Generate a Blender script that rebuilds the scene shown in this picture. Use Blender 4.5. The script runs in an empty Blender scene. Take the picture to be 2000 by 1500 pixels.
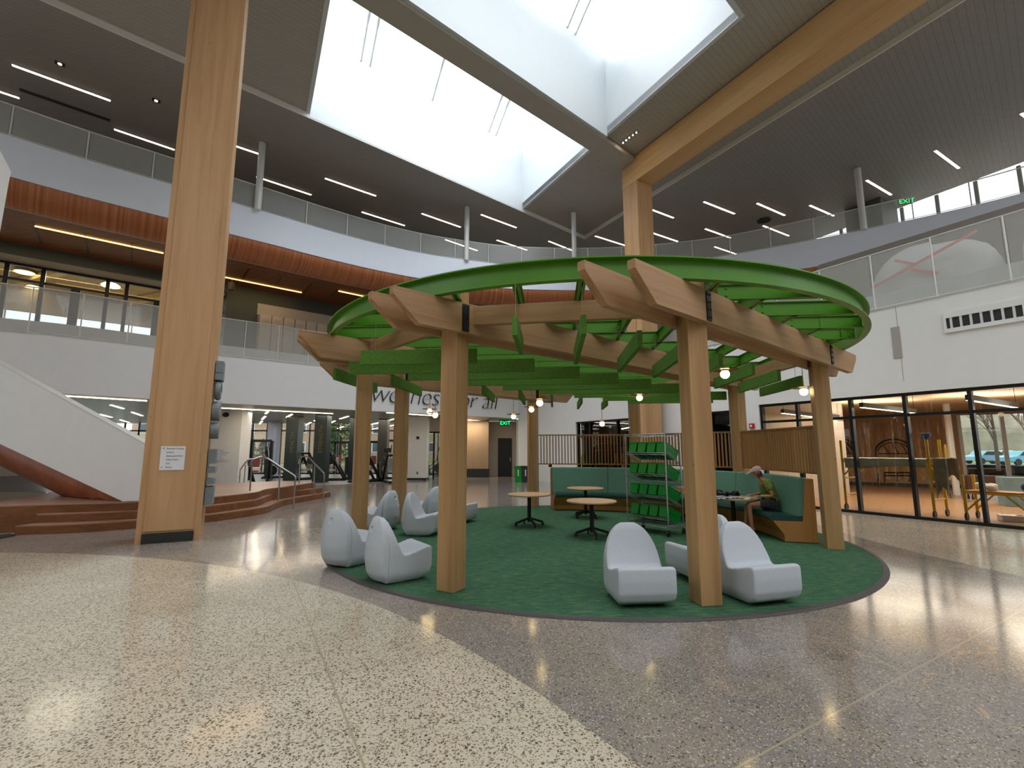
import bpy, bmesh, math, random
from mathutils import Vector, Matrix
random.seed(7)
C = bpy.context.scene.collection
PI = math.pi
R = math.radians
def rgb(h):
    h = h.lstrip('#')
    o = []
    for i in (0, 2, 4):
        x = int(h[i:i+2], 16) / 255
        o.append(x / 12.92 if x <= .04045 else ((x + .055) / 1.055) ** 2.4)
    return (o[0], o[1], o[2], 1)
# ------------------------------------------------------------------ camera
FPX = 925.0
PITCH = math.atan(127 / FPX)
EYE = Vector((0, 0, 1.6))
cd = bpy.data.cameras.new('camera'); cam = bpy.data.objects.new('camera', cd); C.objects.link(cam)
cd.sensor_width = 36; cd.lens = FPX / 2000 * 36; cd.clip_end = 400; cd.clip_start = .05
cam.location = EYE; cam.rotation_euler = (PI / 2 + PITCH, 0, 0)
bpy.context.scene.camera = cam
def ray(u, v):
    c, s = math.cos(PITCH), math.sin(PITCH)
    a, b = (u - 1000) / FPX, (750 - v) / FPX
    return Vector((a, c - b * s, s + b * c))
def at_z(u, v, z):
    d = ray(u, v); return EYE + d * ((z - EYE.z) / d.z)
def at_y(u, v, y):
    d = ray(u, v); return EYE + d * (y / d.y)
def on_line(u, p, d, v=877):
    r = ray(u, v); n = Vector((-d[1], d[0], 0)); t = n.dot(Vector((p[0], p[1], 0))) / n.dot(Vector((r.x, r.y, 0)))
    return EYE + r * t
# ------------------------------------------------------------------ meshes
class MB:
    def __init__(s): s.v = []; s.f = []; s.m = []
    def add(s, vs, fs, m=0):
        b = len(s.v); s.v += [tuple(x) for x in vs]
        for f in fs: s.f.append(tuple(b + i for i in f)); s.m.append(m)
        return s
    def hexa(s, a, b, m=0):          # two rings of n points
        n = len(a); vs = list(a) + list(b)
        fs = [tuple(range(n))[::-1], tuple(range(n, 2 * n))] + [(i, (i + 1) % n, n + (i + 1) % n, n + i) for i in range(n)]
        return s.add(vs, fs, m)
    def box(s, c, d, rz=0, m=0):     # centre, dims
        cs, sn = math.cos(rz), math.sin(rz); q = []
        for z in (-1, 1):
            for x, y in ((-1, -1), (1, -1), (1, 1), (-1, 1)):
                X, Y = x * d[0] / 2, y * d[1] / 2
                q.append((c[0] + X * cs - Y * sn, c[1] + X * sn + Y * cs, c[2] + z * d[2] / 2))
        return s.hexa(q[:4], q[4:], m)
    def prism(s, poly, z0, z1, m=0):
        return s.hexa([(p[0], p[1], z0) for p in poly], [(p[0], p[1], z1) for p in poly], m)
    def extr(s, poly, vec, m=0):
        vec = Vector(vec); return s.hexa([Vector(p) for p in poly], [Vector(p) + vec for p in poly], m)
    def bar(s, p0, p1, w, h, m=0, up=(0, 0, 1)):
        p0, p1 = Vector(p0), Vector(p1); d = (p1 - p0).normalized(); up = Vector(up)
        sd = d.cross(up)
        if sd.length < 1e-4: sd = d.cross(Vector((1, 0, 0)))
        sd.normalize(); u2 = sd.cross(d).normalized()
        q = [sd * (x * w / 2) + u2 * (y * h / 2) for x, y in ((-1, -1), (1, -1), (1, 1), (-1, 1))]
        return s.hexa([p0 + k for k in q], [p1 + k for k in q], m)
    def tube(s, pts, r, n=8, m=0, closed=False):
        pts = [Vector(p) for p in pts]; k = len(pts); rs = r if isinstance(r, (list, tuple)) else [r] * k
        b = len(s.v); ref = None
        for i, p in enumerate(pts):
            if closed: d = pts[(i + 1) % k] - pts[i - 1]
            else: d = pts[min(i + 1, k - 1)] - pts[max(i - 1, 0)]
            d.normalize()
            if ref is None: ref = Vector((0, 0, 1)) if abs(d.z) < .9 else Vector((1, 0, 0))
            a = d.cross(ref).normalized(); c = a.cross(d).normalized(); ref = c
            for j in range(n):
                t = 2 * PI * j / n; s.v.append(tuple(p + (a * math.cos(t) + c * math.sin(t)) * rs[i]))
        for i in range(k if closed else k - 1):
            i2 = (i + 1) % k
            for j in range(n):
                s.f.append((b + i * n + j, b + i * n + (j + 1) % n, b + i2 * n + (j + 1) % n, b + i2 * n + j)); s.m.append(m)
        if not closed:
            s.f.append(tuple(b + j for j in range(n))[::-1]); s.m.append(m)
            s.f.append(tuple(b + (k - 1) * n + j for j in range(n))); s.m.append(m)
        return s
    def lathe(s, prof, c=(0, 0, 0), n=24, m=0):
        b = len(s.v); c = Vector(c)
        for r, z in prof:
            for j in range(n):
                t = 2 * PI * j / n; s.v.append((c.x + r * math.cos(t), c.y + r * math.sin(t), c.z + z))
        for i in range(len(prof) - 1):
            for j in range(n):
                s.f.append((b + i * n + j, b + i * n + (j + 1) % n, b + (i + 1) * n + (j + 1) % n, b + (i + 1) * n + j)); s.m.append(m)
        s.f.append(tuple(b + j for j in range(n))[::-1]); s.m.append(m)
        s.f.append(tuple(b + (len(prof) - 1) * n + j for j in range(n))); s.m.append(m)
        return s
    def ball(s, c, r, n=16, m=0, sc=(1, 1, 1)):
        k = n // 2; b = len(s.v)
        for i in range(k + 1):
            a = PI * i / k
            for j in range(n):
                t = 2 * PI * j / n
                s.v.append((c[0] + r * sc[0] * math.sin(a) * math.cos(t), c[1] + r * sc[1] * math.sin(a) * math.sin(t), c[2] + r * sc[2] * math.cos(a)))
        for i in range(k):
            for j in range(n):
                s.f.append((b + i * n + j, b + (i + 1) * n + j, b + (i + 1) * n + (j + 1) % n, b + i * n + (j + 1) % n)); s.m.append(m)
        return s
    def sweep(s, curve, prof, m=0, off=None):   # profile of (outward, z) swept along a plan curve, closed section
        b = len(s.v); n = len(prof); nr = normals(curve)
        for p, q in zip(curve, nr):
            for o, z in prof: s.v.append((p[0] + q[0] * o, p[1] + q[1] * o, z))
        k = len(curve)
        for i in range(k - 1):
            for j in range(n):
                s.f.append((b + i * n + j, b + i * n + (j + 1) % n, b + (i + 1) * n + (j + 1) % n, b + (i + 1) * n + j)); s.m.append(m)
        s.f.append(tuple(b + j for j in range(n))); s.m.append(m)
        s.f.append(tuple(b + (k - 1) * n + j for j in range(n))[::-1]); s.m.append(m)
        return s
    def build(s, name, mats, parent=None, loc=None, rz=0, local=False, smooth=False, bevel=0, angle=40):
        if not isinstance(mats, (list, tuple)): mats = [mats]
        vs = [Vector(v) for v in s.v]
        if local:
            loc = Vector(loc) if loc is not None else Vector((0, 0, 0))
        elif parent is not None:
            loc = WL[parent.name]
        elif loc is None:
            xs, ys, zs = zip(*s.v); loc = Vector(((min(xs) + max(xs)) / 2, (min(ys) + max(ys)) / 2, min(zs)))
        loc = Vector(loc)
        if not local:
            vs = [v - loc for v in vs]
        me = bpy.data.meshes.new(name); me.from_pydata([tuple(v) for v in vs], [], s.f)
        for mt in mats: me.materials.append(mt)
        me.polygons.foreach_set('material_index', s.m)
        bm = bmesh.new(); bm.from_mesh(me); bmesh.ops.recalc_face_normals(bm, faces=bm.faces)
        if bevel: bmesh.ops.bevel(bm, geom=[e for e in bm.edges if len(e.link_faces) == 2 and e.calc_face_angle(0) > .5], offset=bevel, segments=2, affect='EDGES', profile=.5)
        if smooth:
            for f in bm.faces: f.smooth = True
            for e in bm.edges:
                if len(e.link_faces) == 2 and e.calc_face_angle(0) > R(angle): e.smooth = False
        bm.to_mesh(me); bm.free()
        o = bpy.data.objects.new(name, me); C.objects.link(o)
        if parent is not None:
            o.parent = parent; o.location = loc - WL[parent.name]
        else: o.location = loc
        o.rotation_euler = (0, 0, rz); WL[o.name] = loc
        return o
WL = {}
def normals(curve):                  # left-hand side of travel; curves run with the atrium on the right-hand side
    out = []
    for i in range(len(curve)):
        a = curve[max(i - 1, 0)]; b = curve[min(i + 1, len(curve) - 1)]
        dx, dy = b[0] - a[0], b[1] - a[1]; l = math.hypot(dx, dy); out.append((-dy / l, dx / l))
    return out
def offset(curve, d): return [(p[0] + n[0] * d, p[1] + n[1] * d) for p, n in zip(curve, normals(curve))]
def resample(curve, step):
    out = [curve[0]]; acc = 0
    for a, b in zip(curve, curve[1:]):
        l = math.hypot(b[0] - a[0], b[1] - a[1]); t = step - acc
        while t <= l:
            out.append((a[0] + (b[0] - a[0]) * t / l, a[1] + (b[1] - a[1]) * t / l)); t += step
        acc = l - (t - step)
    return out
def smoothc(pts, k=6):               # catmull-rom
    out = []; P = [pts[0]] + list(pts) + [pts[-1]]
    for i in range(1, len(P) - 2):
        for j in range(k):
            t = j / k; a, b, c, d = P[i-1], P[i], P[i+1], P[i+2]
            out.append(tuple(.5 * (2*b[x] + (c[x]-a[x])*t + (2*a[x]-5*b[x]+4*c[x]-d[x])*t*t + (3*b[x]-a[x]-3*c[x]+d[x])*t**3) for x in range(len(b))))
    out.append(tuple(pts[-1])); return out
def props(o, label=None, cat=None, group=None, kind=None):
    if label: o['label'] = label
    if cat: o['category'] = cat
    if group: o['group'] = group
    if kind: o['kind'] = kind
    return o
def thing(name, label, cat, loc=(0, 0, 0), group=None):
    o = bpy.data.objects.new(name, None); C.objects.link(o); o.location = loc; o.empty_display_size = .1
    WL[o.name] = Vector(loc); return props(o, label, cat, group)
def struct(o, label=None): return props(o, label, None, None, 'structure')
def copy_tree(o, parent=None):
    c = o.copy(); C.objects.link(c)
    if parent: c.parent = parent
    for ch in list(o.children): copy_tree(ch, c)
    return c
ORD = 'first second third fourth fifth sixth seventh eighth ninth tenth eleventh twelfth thirteenth fourteenth fifteenth sixteenth'.split()
# ------------------------------------------------------------------ materials
MATS = {}
def nodes(name):
    m = bpy.data.materials.new(name); m.use_nodes = True; MATS[name] = m
    nt = m.node_tree; return m, nt, nt.nodes['Principled BSDF']
def N(nt, t, **k):
    n = nt.nodes.new(t)
    for a, b in k.items():
        if a in ('op',): n.operation = b
        elif hasattr(n, a) and a not in n.inputs: setattr(n, a, b)
        else: n.inputs[a].default_value = b
    return n
def coords(nt, scale=(1, 1, 1), rot=(0, 0, 0)):
    tc = N(nt, 'ShaderNodeTexCoord'); mp = N(nt, 'ShaderNodeMapping')
    mp.inputs['Scale'].default_value = scale; mp.inputs['Rotation'].default_value = rot
    nt.links.new(tc.outputs['Object'], mp.inputs['Vector']); return mp.outputs['Vector']
def ramp(nt, fac, stops):
    r = N(nt, 'ShaderNodeValToRGB'); e = r.color_ramp.elements
    while len(e) < len(stops): e.new(.5)
    for i, (p, c) in enumerate(stops): e[i].position = p; e[i].color = c
    nt.links.new(fac, r.inputs['Fac']); return r.outputs['Color']
def mix(nt, fac, a, b, mode='MIX'):
    n = N(nt, 'ShaderNodeMix', data_type='RGBA', blend_type=mode)
    for i, x in ((0, fac), (6, a), (7, b)):
        if hasattr(x, 'links'): nt.links.new(x, n.inputs[i])
        else: n.inputs[i].default_value = x
    return n.outputs[2]
def plain(name, col, rough=.5, metal=0, var=.06, scale=3, spec=.5, bump=0):
    m, nt, b = nodes(name); c = rgb(col) if isinstance(col, str) else col
    v = coords(nt); nz = N(nt, 'ShaderNodeTexNoise', Scale=scale, Detail=4.0); nt.links.new(v, nz.inputs['Vector'])
    lo = tuple(x * (1 - var) for x in c[:3]) + (1,); hi = tuple(min(1, x * (1 + var)) for x in c[:3]) + (1,)
    nt.links.new(ramp(nt, nz.outputs['Fac'], [(.3, lo), (.7, hi)]), b.inputs['Base Color'])
    b.inputs['Roughness'].default_value = rough; b.inputs['Metallic'].default_value = metal; b.inputs['Specular IOR Level'].default_value = spec
    if bump:
        bp = N(nt, 'ShaderNodeBump', Strength=bump, Distance=.01); nt.links.new(nz.outputs['Fac'], bp.inputs['Height']); nt.links.new(bp.outputs['Normal'], b.inputs['Normal'])
    return m
def wood(name, cols, axis='z', rough=.45, fine=14, knots=True, spec=.35):
    m, nt, b = nodes(name); cs = [rgb(c) for c in cols]
    sc = [fine, fine, fine]; sc['xyz'.index(axis)] = fine * .055
    v = coords(nt, tuple(sc)); n1 = N(nt, 'ShaderNodeTexNoise', Scale=1.0, Detail=6.0, Roughness=.6, Distortion=.6); nt.links.new(v, n1.inputs['Vector'])
    sc2 = [s * .16 for s in sc]; v2 = coords(nt, tuple(sc2)); n2 = N(nt, 'ShaderNodeTexNoise', Scale=1.0, Detail=2.0); nt.links.new(v2, n2.inputs['Vector'])
    ad = N(nt, 'ShaderNodeMath', op='ADD'); nt.links.new(n1.outputs['Fac'], ad.inputs[0]); nt.links.new(n2.outputs['Fac'], ad.inputs[1])
    ml = N(nt, 'ShaderNodeMath', op='MULTIPLY'); nt.links.new(ad.outputs[0], ml.inputs[0]); ml.inputs[1].default_value = .5
    col = ramp(nt, ml.outputs[0], [(.3, cs[0]), (.5, cs[1]), (.7, cs[2])])
    if knots:
        vk = coords(nt, tuple((1.6 if i == 'xyz'.index(axis) else 3.4) for i in range(3)))
        vo = N(nt, 'ShaderNodeTexVoronoi', Scale=1.0); nt.links.new(vk, vo.inputs['Vector'])
        k = ramp(nt, vo.outputs['Distance'], [(.0, (1, 1, 1, 1)), (.045, (0, 0, 0, 1))])
        col = mix(nt, k, col, tuple(x * .35 for x in cs[0][:3]) + (1,))
    nt.links.new(col, b.inputs['Base Color']); b.inputs['Roughness'].default_value = rough; b.inputs['Specular IOR Level'].default_value = spec
    return m
def emit(name, col, st):
    m, nt, b = nodes(name); b.inputs['Base Color'].default_value = rgb(col); b.inputs['Emission Color'].default_value = rgb(col); b.inputs['Emission Strength'].default_value = st
    return m
def glass(name, tint='#f4f8f7', refl=.08, dirt=0, rough=.02):
    m, nt, b = nodes(name); nt.nodes.remove(b); out = nt.nodes['Material Output']
    t = N(nt, 'ShaderNodeBsdfTransparent'); t.inputs['Color'].default_value = rgb(tint)
    g = N(nt, 'ShaderNodeBsdfGlossy', Roughness=rough); mx = N(nt, 'ShaderNodeMixShader')
    fr = N(nt, 'ShaderNodeFresnel', IOR=1.45); nt.links.new(fr.outputs[0], mx.inputs[0])
    nt.links.new(t.outputs[0], mx.inputs[1]); nt.links.new(g.outputs[0], mx.inputs[2]); last = mx.outputs[0]
    if dirt:
        v = coords(nt, (7, 7, .7)); nz = N(nt, 'ShaderNodeTexNoise', Scale=2.0, Detail=6.0, Roughness=.75); nt.links.new(v, nz.inputs['Vector'])
        f = ramp(nt, nz.outputs['Fac'], [(.56, (0, 0, 0, 1)), (.78, (dirt, dirt, dirt, 1))])
        d = N(nt, 'ShaderNodeBsdfDiffuse', Color=(.8, .82, .8, 1)); m2 = N(nt, 'ShaderNodeMixShader')
        nt.links.new(f, m2.inputs[0]); nt.links.new(last, m2.inputs[1]); nt.links.new(d.outputs[0], m2.inputs[2]); last = m2.outputs[0]
    nt.links.new(last, out.inputs['Surface']); return m
def veil(name, col, opac):          # perforated sheet / thin film
    m, nt, b = nodes(name); out = nt.nodes['Material Output']; b.inputs['Base Color'].default_value = rgb(col); b.inputs['Roughness'].default_value = .5
    t = N(nt, 'ShaderNodeBsdfTransparent'); mx = N(nt, 'ShaderNodeMixShader'); mx.inputs[0].default_value = opac
    v = coords(nt); nz = N(nt, 'ShaderNodeTexNoise', Scale=2.0, Detail=3.0); nt.links.new(v, nz.inputs['Vector'])
    mr = N(nt, 'ShaderNodeMapRange'); mr.inputs['To Min'].default_value = opac * .93; mr.inputs['To Max'].default_value = min(1, opac * 1.07)
    nt.links.new(nz.outputs['Fac'], mr.inputs['Value']); nt.links.new(mr.outputs[0], mx.inputs[0])
    nt.links.new(t.outputs[0], mx.inputs[1]); nt.links.new(b.outputs[0], mx.inputs[2]); nt.links.new(mx.outputs[0], out.inputs['Surface']); return m
# ------------------------------------------------------------------ palette
M_white = plain('white_paint', '#e9eae9', .6, var=.015)
M_fascia = plain('white_fascia_paint', '#f0f2f3', .5, var=.01)
M_shaft = plain('shaft_paint', '#cdd3d6', .6, var=.01)
M_beige = plain('beige_paint', '#b9ada0', .6, var=.03)
M_greywall = plain('grey_wall_paint', '#a9a49c', .6, var=.03)
M_dark = plain('dark_green_grey_paint', '#3b423f', .6, var=.04)
M_charcoal = plain('charcoal_base', '#26282a', .5, var=.05)
M_black = plain('black_metal', '#17181a', .4, .3, var=.1)
M_blackpl = plain('black_plastic', '#151617', .5, var=.1)
M_chrome = plain('polished_steel', '#b9bbbc', .22, .9, var=.03)
M_galv = plain('galvanised_pipe', '#a7a9a8', .35, .7, var=.05)
M_rail = plain('white_rail_metal', '#d9dbda', .4, .1, var=.02)
M_post = wood('timber_post', ['#8d6a44', '#ab875a', '#bd9a6c'], 'z', .5)
M_beam = wood('timber_beam', ['#8e6c48', '#a98560', '#b8956d'], 'x', .55, knots=False)
M_col = wood('portal_timber', ['#a98058', '#c0986d', '#cca67d'], 'z', .5, fine=9)
M_colx = wood('portal_beam_lit_timber', ['#c0935f', '#d2a873', '#dcb585'], 'x', .5, fine=9, knots=False)  # beam colour lifted above the column's to stand for the spots' light wash
M_copper = wood('red_brown_panel', ['#7a3a1d', '#93502c', '#a4613b'], 'z', .38, fine=16, knots=False, spec=.5)
M_step = wood('stage_oak', ['#5f3b22', '#7a4f30', '#8f6140'], 'x', .4, fine=10, knots=False)
M_stagetop = wood('stage_floor_oak', ['#8d6a55', '#a17d68', '#b08d77'], 'x', .35, fine=7, knots=False)
M_woodceil = wood('slatted_wood_ceiling', ['#4d2a19', '#7a4729', '#94603c'], 'x', .5, fine=11, knots=False)
M_bench = wood('bench_veneer', ['#9c6a35', '#b07d45', '#bd8b52'], 'z', .45, fine=10, knots=False)
M_screen = wood('slat_screen_oak', ['#835c36', '#98703f', '#a87f50'], 'z', .5, fine=14, knots=False)
M_tabletop = wood('pale_table_top', ['#c39a73', '#d0a982', '#dab68f'], 'x', .4, fine=6, knots=False)
M_steel = plain('green_painted_steel', '#4c8719', .38, var=.08, scale=2)
M_felt = plain('green_felt', '#587f38', .95, var=.3, scale=90, spec=.1)
M_chair = plain('pale_speckled_plastic', '#b9c1c9', .55, var=.08, scale=120)
M_uphol = plain('woven_green_fabric', '#65907d', .85, var=.18, scale=60, spec=.2)
M_vinyl = plain('dark_green_vinyl', '#21443e', .28, var=.05)
M_bin = plain('green_bin_plastic', '#08852f', .3, var=.08)
M_yellow = plain('yellow_painted_steel', '#dcb414', .4, var=.06)
M_cloth = plain('pale_canvas', '#b9bfae', .9, var=.1, scale=6, bump=.4)
M_greycloth = plain('grey_canvas', '#85857c', .9, var=.15, scale=6, bump=.4)
M_red = plain('red_enamel', '#c9201c', .35, var=.05)
M_sign = plain('sign_panel', '#e6e8ef', .4, var=.01)
M_ink = plain('sign_ink', '#2c3140', .6, var=.02)
M_blue = plain('sign_blue', '#2b4f9e', .6, var=.02)
M_brass = plain('brass', '#c99a3c', .3, .8, var=.05)
M_disc = plain('bronze_disc', '#4a2f1c', .25, .6, var=.1)
M_greyletter = plain('grey_letter_felt', '#808a8f', .7, var=.08, scale=20)
E_strip = emit('warm_led_strip', '#ffe3bb', 7)
E_cool = emit('led_strip_diffuser', '#ffe8cc', 6)
E_amber = emit('amber_led_strip', '#ffbe62', 4.5)
E_globe = emit('glowing_opal_globe', '#ffdfa0', 9)
E_exit = emit('green_exit_letter', '#15e06a', 2.2)
E_spot = emit('warm_spot_lens', '#fff0d0', 30)
E_bay = emit('warm_high_bay', '#ffd58a', 6)
G_clear = glass('clear_glass')
G_dusty = glass('dusty_glass', '#eceee8', dirt=.35)
G_sky = glass('skylight_glazing', '#fbfdff')
V_mesh = veil('perforated_white_sheet', '#c9ccc9', .3)
V_film = veil('plastic_film', '#f2f4f4', .75)
# ------------------------------------------------------------------ floor material
def floor_material():
    m, nt, b = nodes('ground_terrazzo'); L = nt.links
    tc = N(nt, 'ShaderNodeTexCoord'); P = tc.outputs['Object']
    def dist(x, y):
        s = N(nt, 'ShaderNodeVectorMath', operation='DISTANCE'); L.new(P, s.inputs[0]); s.inputs[1].default_value = (x, y, 0); return s.outputs['Value']
    def cmp(v, op, t):
        n = N(nt, 'ShaderNodeMath', op=op); L.new(v, n.inputs[0]); n.inputs[1].default_value = t; return n.outputs[0]
    c1 = cmp(dist(-8.06, -2.38), 'LESS_THAN', 10.05); c2 = cmp(dist(18.32, 8.1), 'LESS_THAN', 12.0)
    mx = N(nt, 'ShaderNodeMath', op='MAXIMUM'); L.new(c1, mx.inputs[0]); L.new(c2, mx.inputs[1]); mask = mx.outputs[0]
    def noise(s, d=3.0, r=.5):
        n = N(nt, 'ShaderNodeTexNoise', Scale=s, Detail=d, Roughness=r); L.new(P, n.inputs['Vector']); return n.outputs['Fac']
    def stones(s, rnd=1.0):
        n = N(nt, 'ShaderNodeTexVoronoi', Scale=s, Randomness=rnd); L.new(P, n.inputs['Vector']); return n
    cream = ramp(nt, noise(1.1), [(.3, rgb('#c3b69f')), (.7, rgb('#d3c8b3'))])
    grey = ramp(nt, noise(.9, 5, .6), [(.25, rgb('#716b67')), (.42, rgb('#978c83')), (.58, rgb('#837e7c')), (.78, rgb('#ab9a8c'))])
    base = mix(nt, mask, grey, cream)
    for s, thr, soft, cols in ((42, .36, .06, ('#6a6357', '#a09581', '#45423c', '#ab9d86')), (88, .4, .06, ('#5c574f', '#d9d2c2', '#38352f', '#8d8068'))):
        vo = stones(s); sep = N(nt, 'ShaderNodeSeparateColor'); L.new(vo.outputs['Color'], sep.inputs[0])
        col = ramp(nt, sep.outputs[0], [(0, rgb(cols[0])), (.35, rgb(cols[1])), (.6, rgb(cols[2])), (.9, rgb(cols[3]))])
        k = ramp(nt, vo.outputs['Distance'], [(thr, (1, 1, 1, 1)), (thr + soft, (0, 0, 0, 1))])
        g = N(nt, 'ShaderNodeMath', op='GREATER_THAN'); L.new(sep.outputs[1], g.inputs[0]); g.inputs[1].default_value = .3
        mm = N(nt, 'ShaderNodeMath', op='MULTIPLY'); L.new(k, mm.inputs[0]); L.new(g.outputs[0], mm.inputs[1])
        base = mix(nt, mm.outputs[0], base, col)
    # pale veins in the grey concrete and two saw-cut joints
    wv = N(nt, 'ShaderNodeTexVoronoi', Scale=.33, feature='DISTANCE_TO_EDGE'); ad = N(nt, 'ShaderNodeVectorMath', operation='ADD')
    nz = N(nt, 'ShaderNodeTexNoise', Scale=1.6, Detail=5.0); L.new(P, nz.inputs['Vector']); L.new(P, ad.inputs[0]); L.new(nz.outputs['Color'], ad.inputs[1]); L.new(ad.outputs[0], wv.inputs['Vector'])
    vein = cmp(wv.outputs['Distance'], 'LESS_THAN', .0022); inv = N(nt, 'ShaderNodeMath', op='SUBTRACT'); inv.inputs[0].default_value = 1; L.new(mask, inv.inputs[1])
    v2 = N(nt, 'ShaderNodeMath', op='MULTIPLY'); L.new(vein, v2.inputs[0]); L.new(inv.outputs[0], v2.inputs[1])
    base = mix(nt, v2.outputs[0], base, rgb('#b49c80'))
    for (x0, y0), (x1, y1) in (((-2.61, 5.95), (-.96, 3.02)), ((5.16, 5.04), (1.77, 3.02))):
        dx, dy = x1 - x0, y1 - y0; l = math.hypot(dx, dy); n = (-dy / l, dx / l)
        d = N(nt, 'ShaderNodeVectorMath', operation='DOT_PRODUCT'); L.new(P, d.inputs[0]); d.inputs[1].default_value = (n[0], n[1], 0)
        a = N(nt, 'ShaderNodeMath', op='SUBTRACT'); L.new(d.outputs['Value'], a.inputs[0]); a.inputs[1].default_value = n[0] * x0 + n[1] * y0
        ab = N(nt, 'ShaderNodeMath', op='ABSOLUTE'); L.new(a.outputs[0], ab.inputs[0])
        base = mix(nt, cmp(ab.outputs[0], 'LESS_THAN', .007), base, rgb('#a79b84'))
    L.new(base, b.inputs['Base Color']); b.inputs['Roughness'].default_value = .13; b.inputs['Specular IOR Level'].default_value = .5
    rr = N(nt, 'ShaderNodeMapRange'); rr.inputs['To Min'].default_value = .09; rr.inputs['To Max'].default_value = .16; L.new(noise(2.3), rr.inputs['Value']); L.new(rr.outputs[0], b.inputs['Roughness'])
    return m
M_floor = floor_material()
def carpet_material():
    m, nt, b = nodes('green_carpet'); L = nt.links
    v = coords(nt, (2.6, 8, 1), (0, 0, R(20))); n = N(nt, 'ShaderNodeTexNoise', Scale=2.2, Detail=9.0, Roughness=.82); L.new(v, n.inputs['Vector'])
    c = ramp(nt, n.outputs['Fac'], [(.3, rgb('#284a46')), (.44, rgb('#3a614d')), (.55, rgb('#4a7051')), (.65, rgb('#75834a')), (.75, rgb('#9a9758'))])
    v2 = coords(nt); n2 = N(nt, 'ShaderNodeTexNoise', Scale=140.0, Detail=2.0); L.new(v2, n2.inputs['Vector'])
    c = mix(nt, .5, c, ramp(nt, n2.outputs['Fac'], [(.3, (.45, .45, .45, 1)), (.7, (1, 1, 1, 1))]), 'MULTIPLY')
    L.new(c, b.inputs['Base Color']); b.inputs['Roughness'].default_value = .95; b.inputs['Specular IOR Level'].default_value = .1
    bp = N(nt, 'ShaderNodeBump', Strength=.3, Distance=.005); L.new(n2.outputs['Fac'], bp.inputs['Height']); L.new(bp.outputs['Normal'], b.inputs['Normal']); return m
M_carpet = carpet_material()
def planks(name, c0, c1, rz, pitch, rough=.6):       # boards with fine open joints across a ceiling or floor
    m, nt, b = nodes(name); L = nt.links
    v = coords(nt, (1, 1, 1), (0, 0, -rz)); sp = N(nt, 'ShaderNodeSeparateXYZ'); L.new(v, sp.inputs[0])
    d = N(nt, 'ShaderNodeMath', op='DIVIDE'); L.new(sp.outputs[1], d.inputs[0]); d.inputs[1].default_value = pitch
    fr = N(nt, 'ShaderNodeMath', op='FRACT'); L.new(d.outputs[0], fr.inputs[0]); fl = N(nt, 'ShaderNodeMath', op='FLOOR'); L.new(d.outputs[0], fl.inputs[0])
    w = N(nt, 'ShaderNodeTexWhiteNoise', noise_dimensions='1D'); L.new(fl.outputs[0], w.inputs['W'])
    v2 = coords(nt, (.8, 9, 1), (0, 0, -rz)); n = N(nt, 'ShaderNodeTexNoise', Scale=1.5, Detail=5.0); L.new(v2, n.inputs['Vector'])
    c = ramp(nt, n.outputs['Fac'], [(.3, rgb(c0)), (.7, rgb(c1))])
    c = mix(nt, .22, c, mix(nt, w.outputs['Value'], rgb(c0), rgb(c1)))
    k = N(nt, 'ShaderNodeMath', op='LESS_THAN'); L.new(fr.outputs[0], k.inputs[0]); k.inputs[1].default_value = .05
    c = mix(nt, k.outputs[0], c, tuple(x * .55 for x in rgb(c0)[:3]) + (1,))
    L.new(c, b.inputs['Base Color']); b.inputs['Roughness'].default_value = rough; return m
M_ceil = planks('grey_ceiling_boards', '#94908b', '#9c9893', R(41), .16)
M_ceil2 = planks('pale_ceiling_boards', '#a8a39c', '#b0aba4', R(41), .16)
M_gymceil = planks('gym_ceiling_boards', '#8f938d', '#9da19a', R(41), .3, .35)
M_studiofloor = planks('studio_oak_floor', '#a3805f', '#b58f6c', R(-27), .09, .3)
# ------------------------------------------------------------------ floor, upper slabs
fl = MB(); fl.box((4, 17, -.1), (90, 66, .2)); struct(fl.build('floor', M_floor, loc=(0, 0, 0), local=False))
L2 = [(-24, 7.2), (-18.5, 11.2), (-15, 13.52), (-14, 14.1), (-12.7, 15.25), (-11.03, 17.0), (-9.84, 17.95), (-7.9, 19.55), (-3.7, 22.85), (.34, 26.0)]
L2 = smoothc(L2, 5)
L3 = [(-26, 2.5), (-21, 5.8), (-17, 9.05), (-15.2, 10.45), (-13.72, 11.66), (-12.5, 12.81), (-10.93, 14.13), (-9.65, 15.24), (-8.4, 16.28), (-7.23, 17.3), (-5.66, 18.49), (-3.94, 19.52), (-1.98, 20.3), (-.05, 20.84), (2.8, 21.05), (5.6, 20.85), (8.6, 20.1), (10.32, 19.3), (12.35, 18.1), (14.48, 16.7), (16.2, 15.35), (17.6, 13.9), (19.2, 11.8), (21, 8.5), (23, 4)]
L3 = smoothc(L3, 4)
s = MB(); s.sweep(L2, [(0, 3.27), (.25, 3.27), (.25, 5.03), (0, 5.03)]); struct(s.build('wall_fascia_lower', M_fascia), 'white curved fascia below the second level balcony')
s = MB(); s.sweep(L2, [(.1, 5.035), (.5, 5.035), (.5, 5.44), (.1, 5.44)]); struct(s.build('trim_1', M_white), 'pale slab edge behind the balcony mesh')
s = MB(); back_poly = offset(L2, .25) + [(.5, 31.2), (-30, 31.2), (-34, 12)]; s.prism(back_poly, 3.27, 3.4); struct(s.build('ceiling_ground_level', M_gymceil))
s = MB(); s.prism(offset(L2, .5) + [(3, 40), (-30, 40), (-40, 20)], 5.3, 5.44); struct(s.build('floor_second_level', M_greywall))
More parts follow.
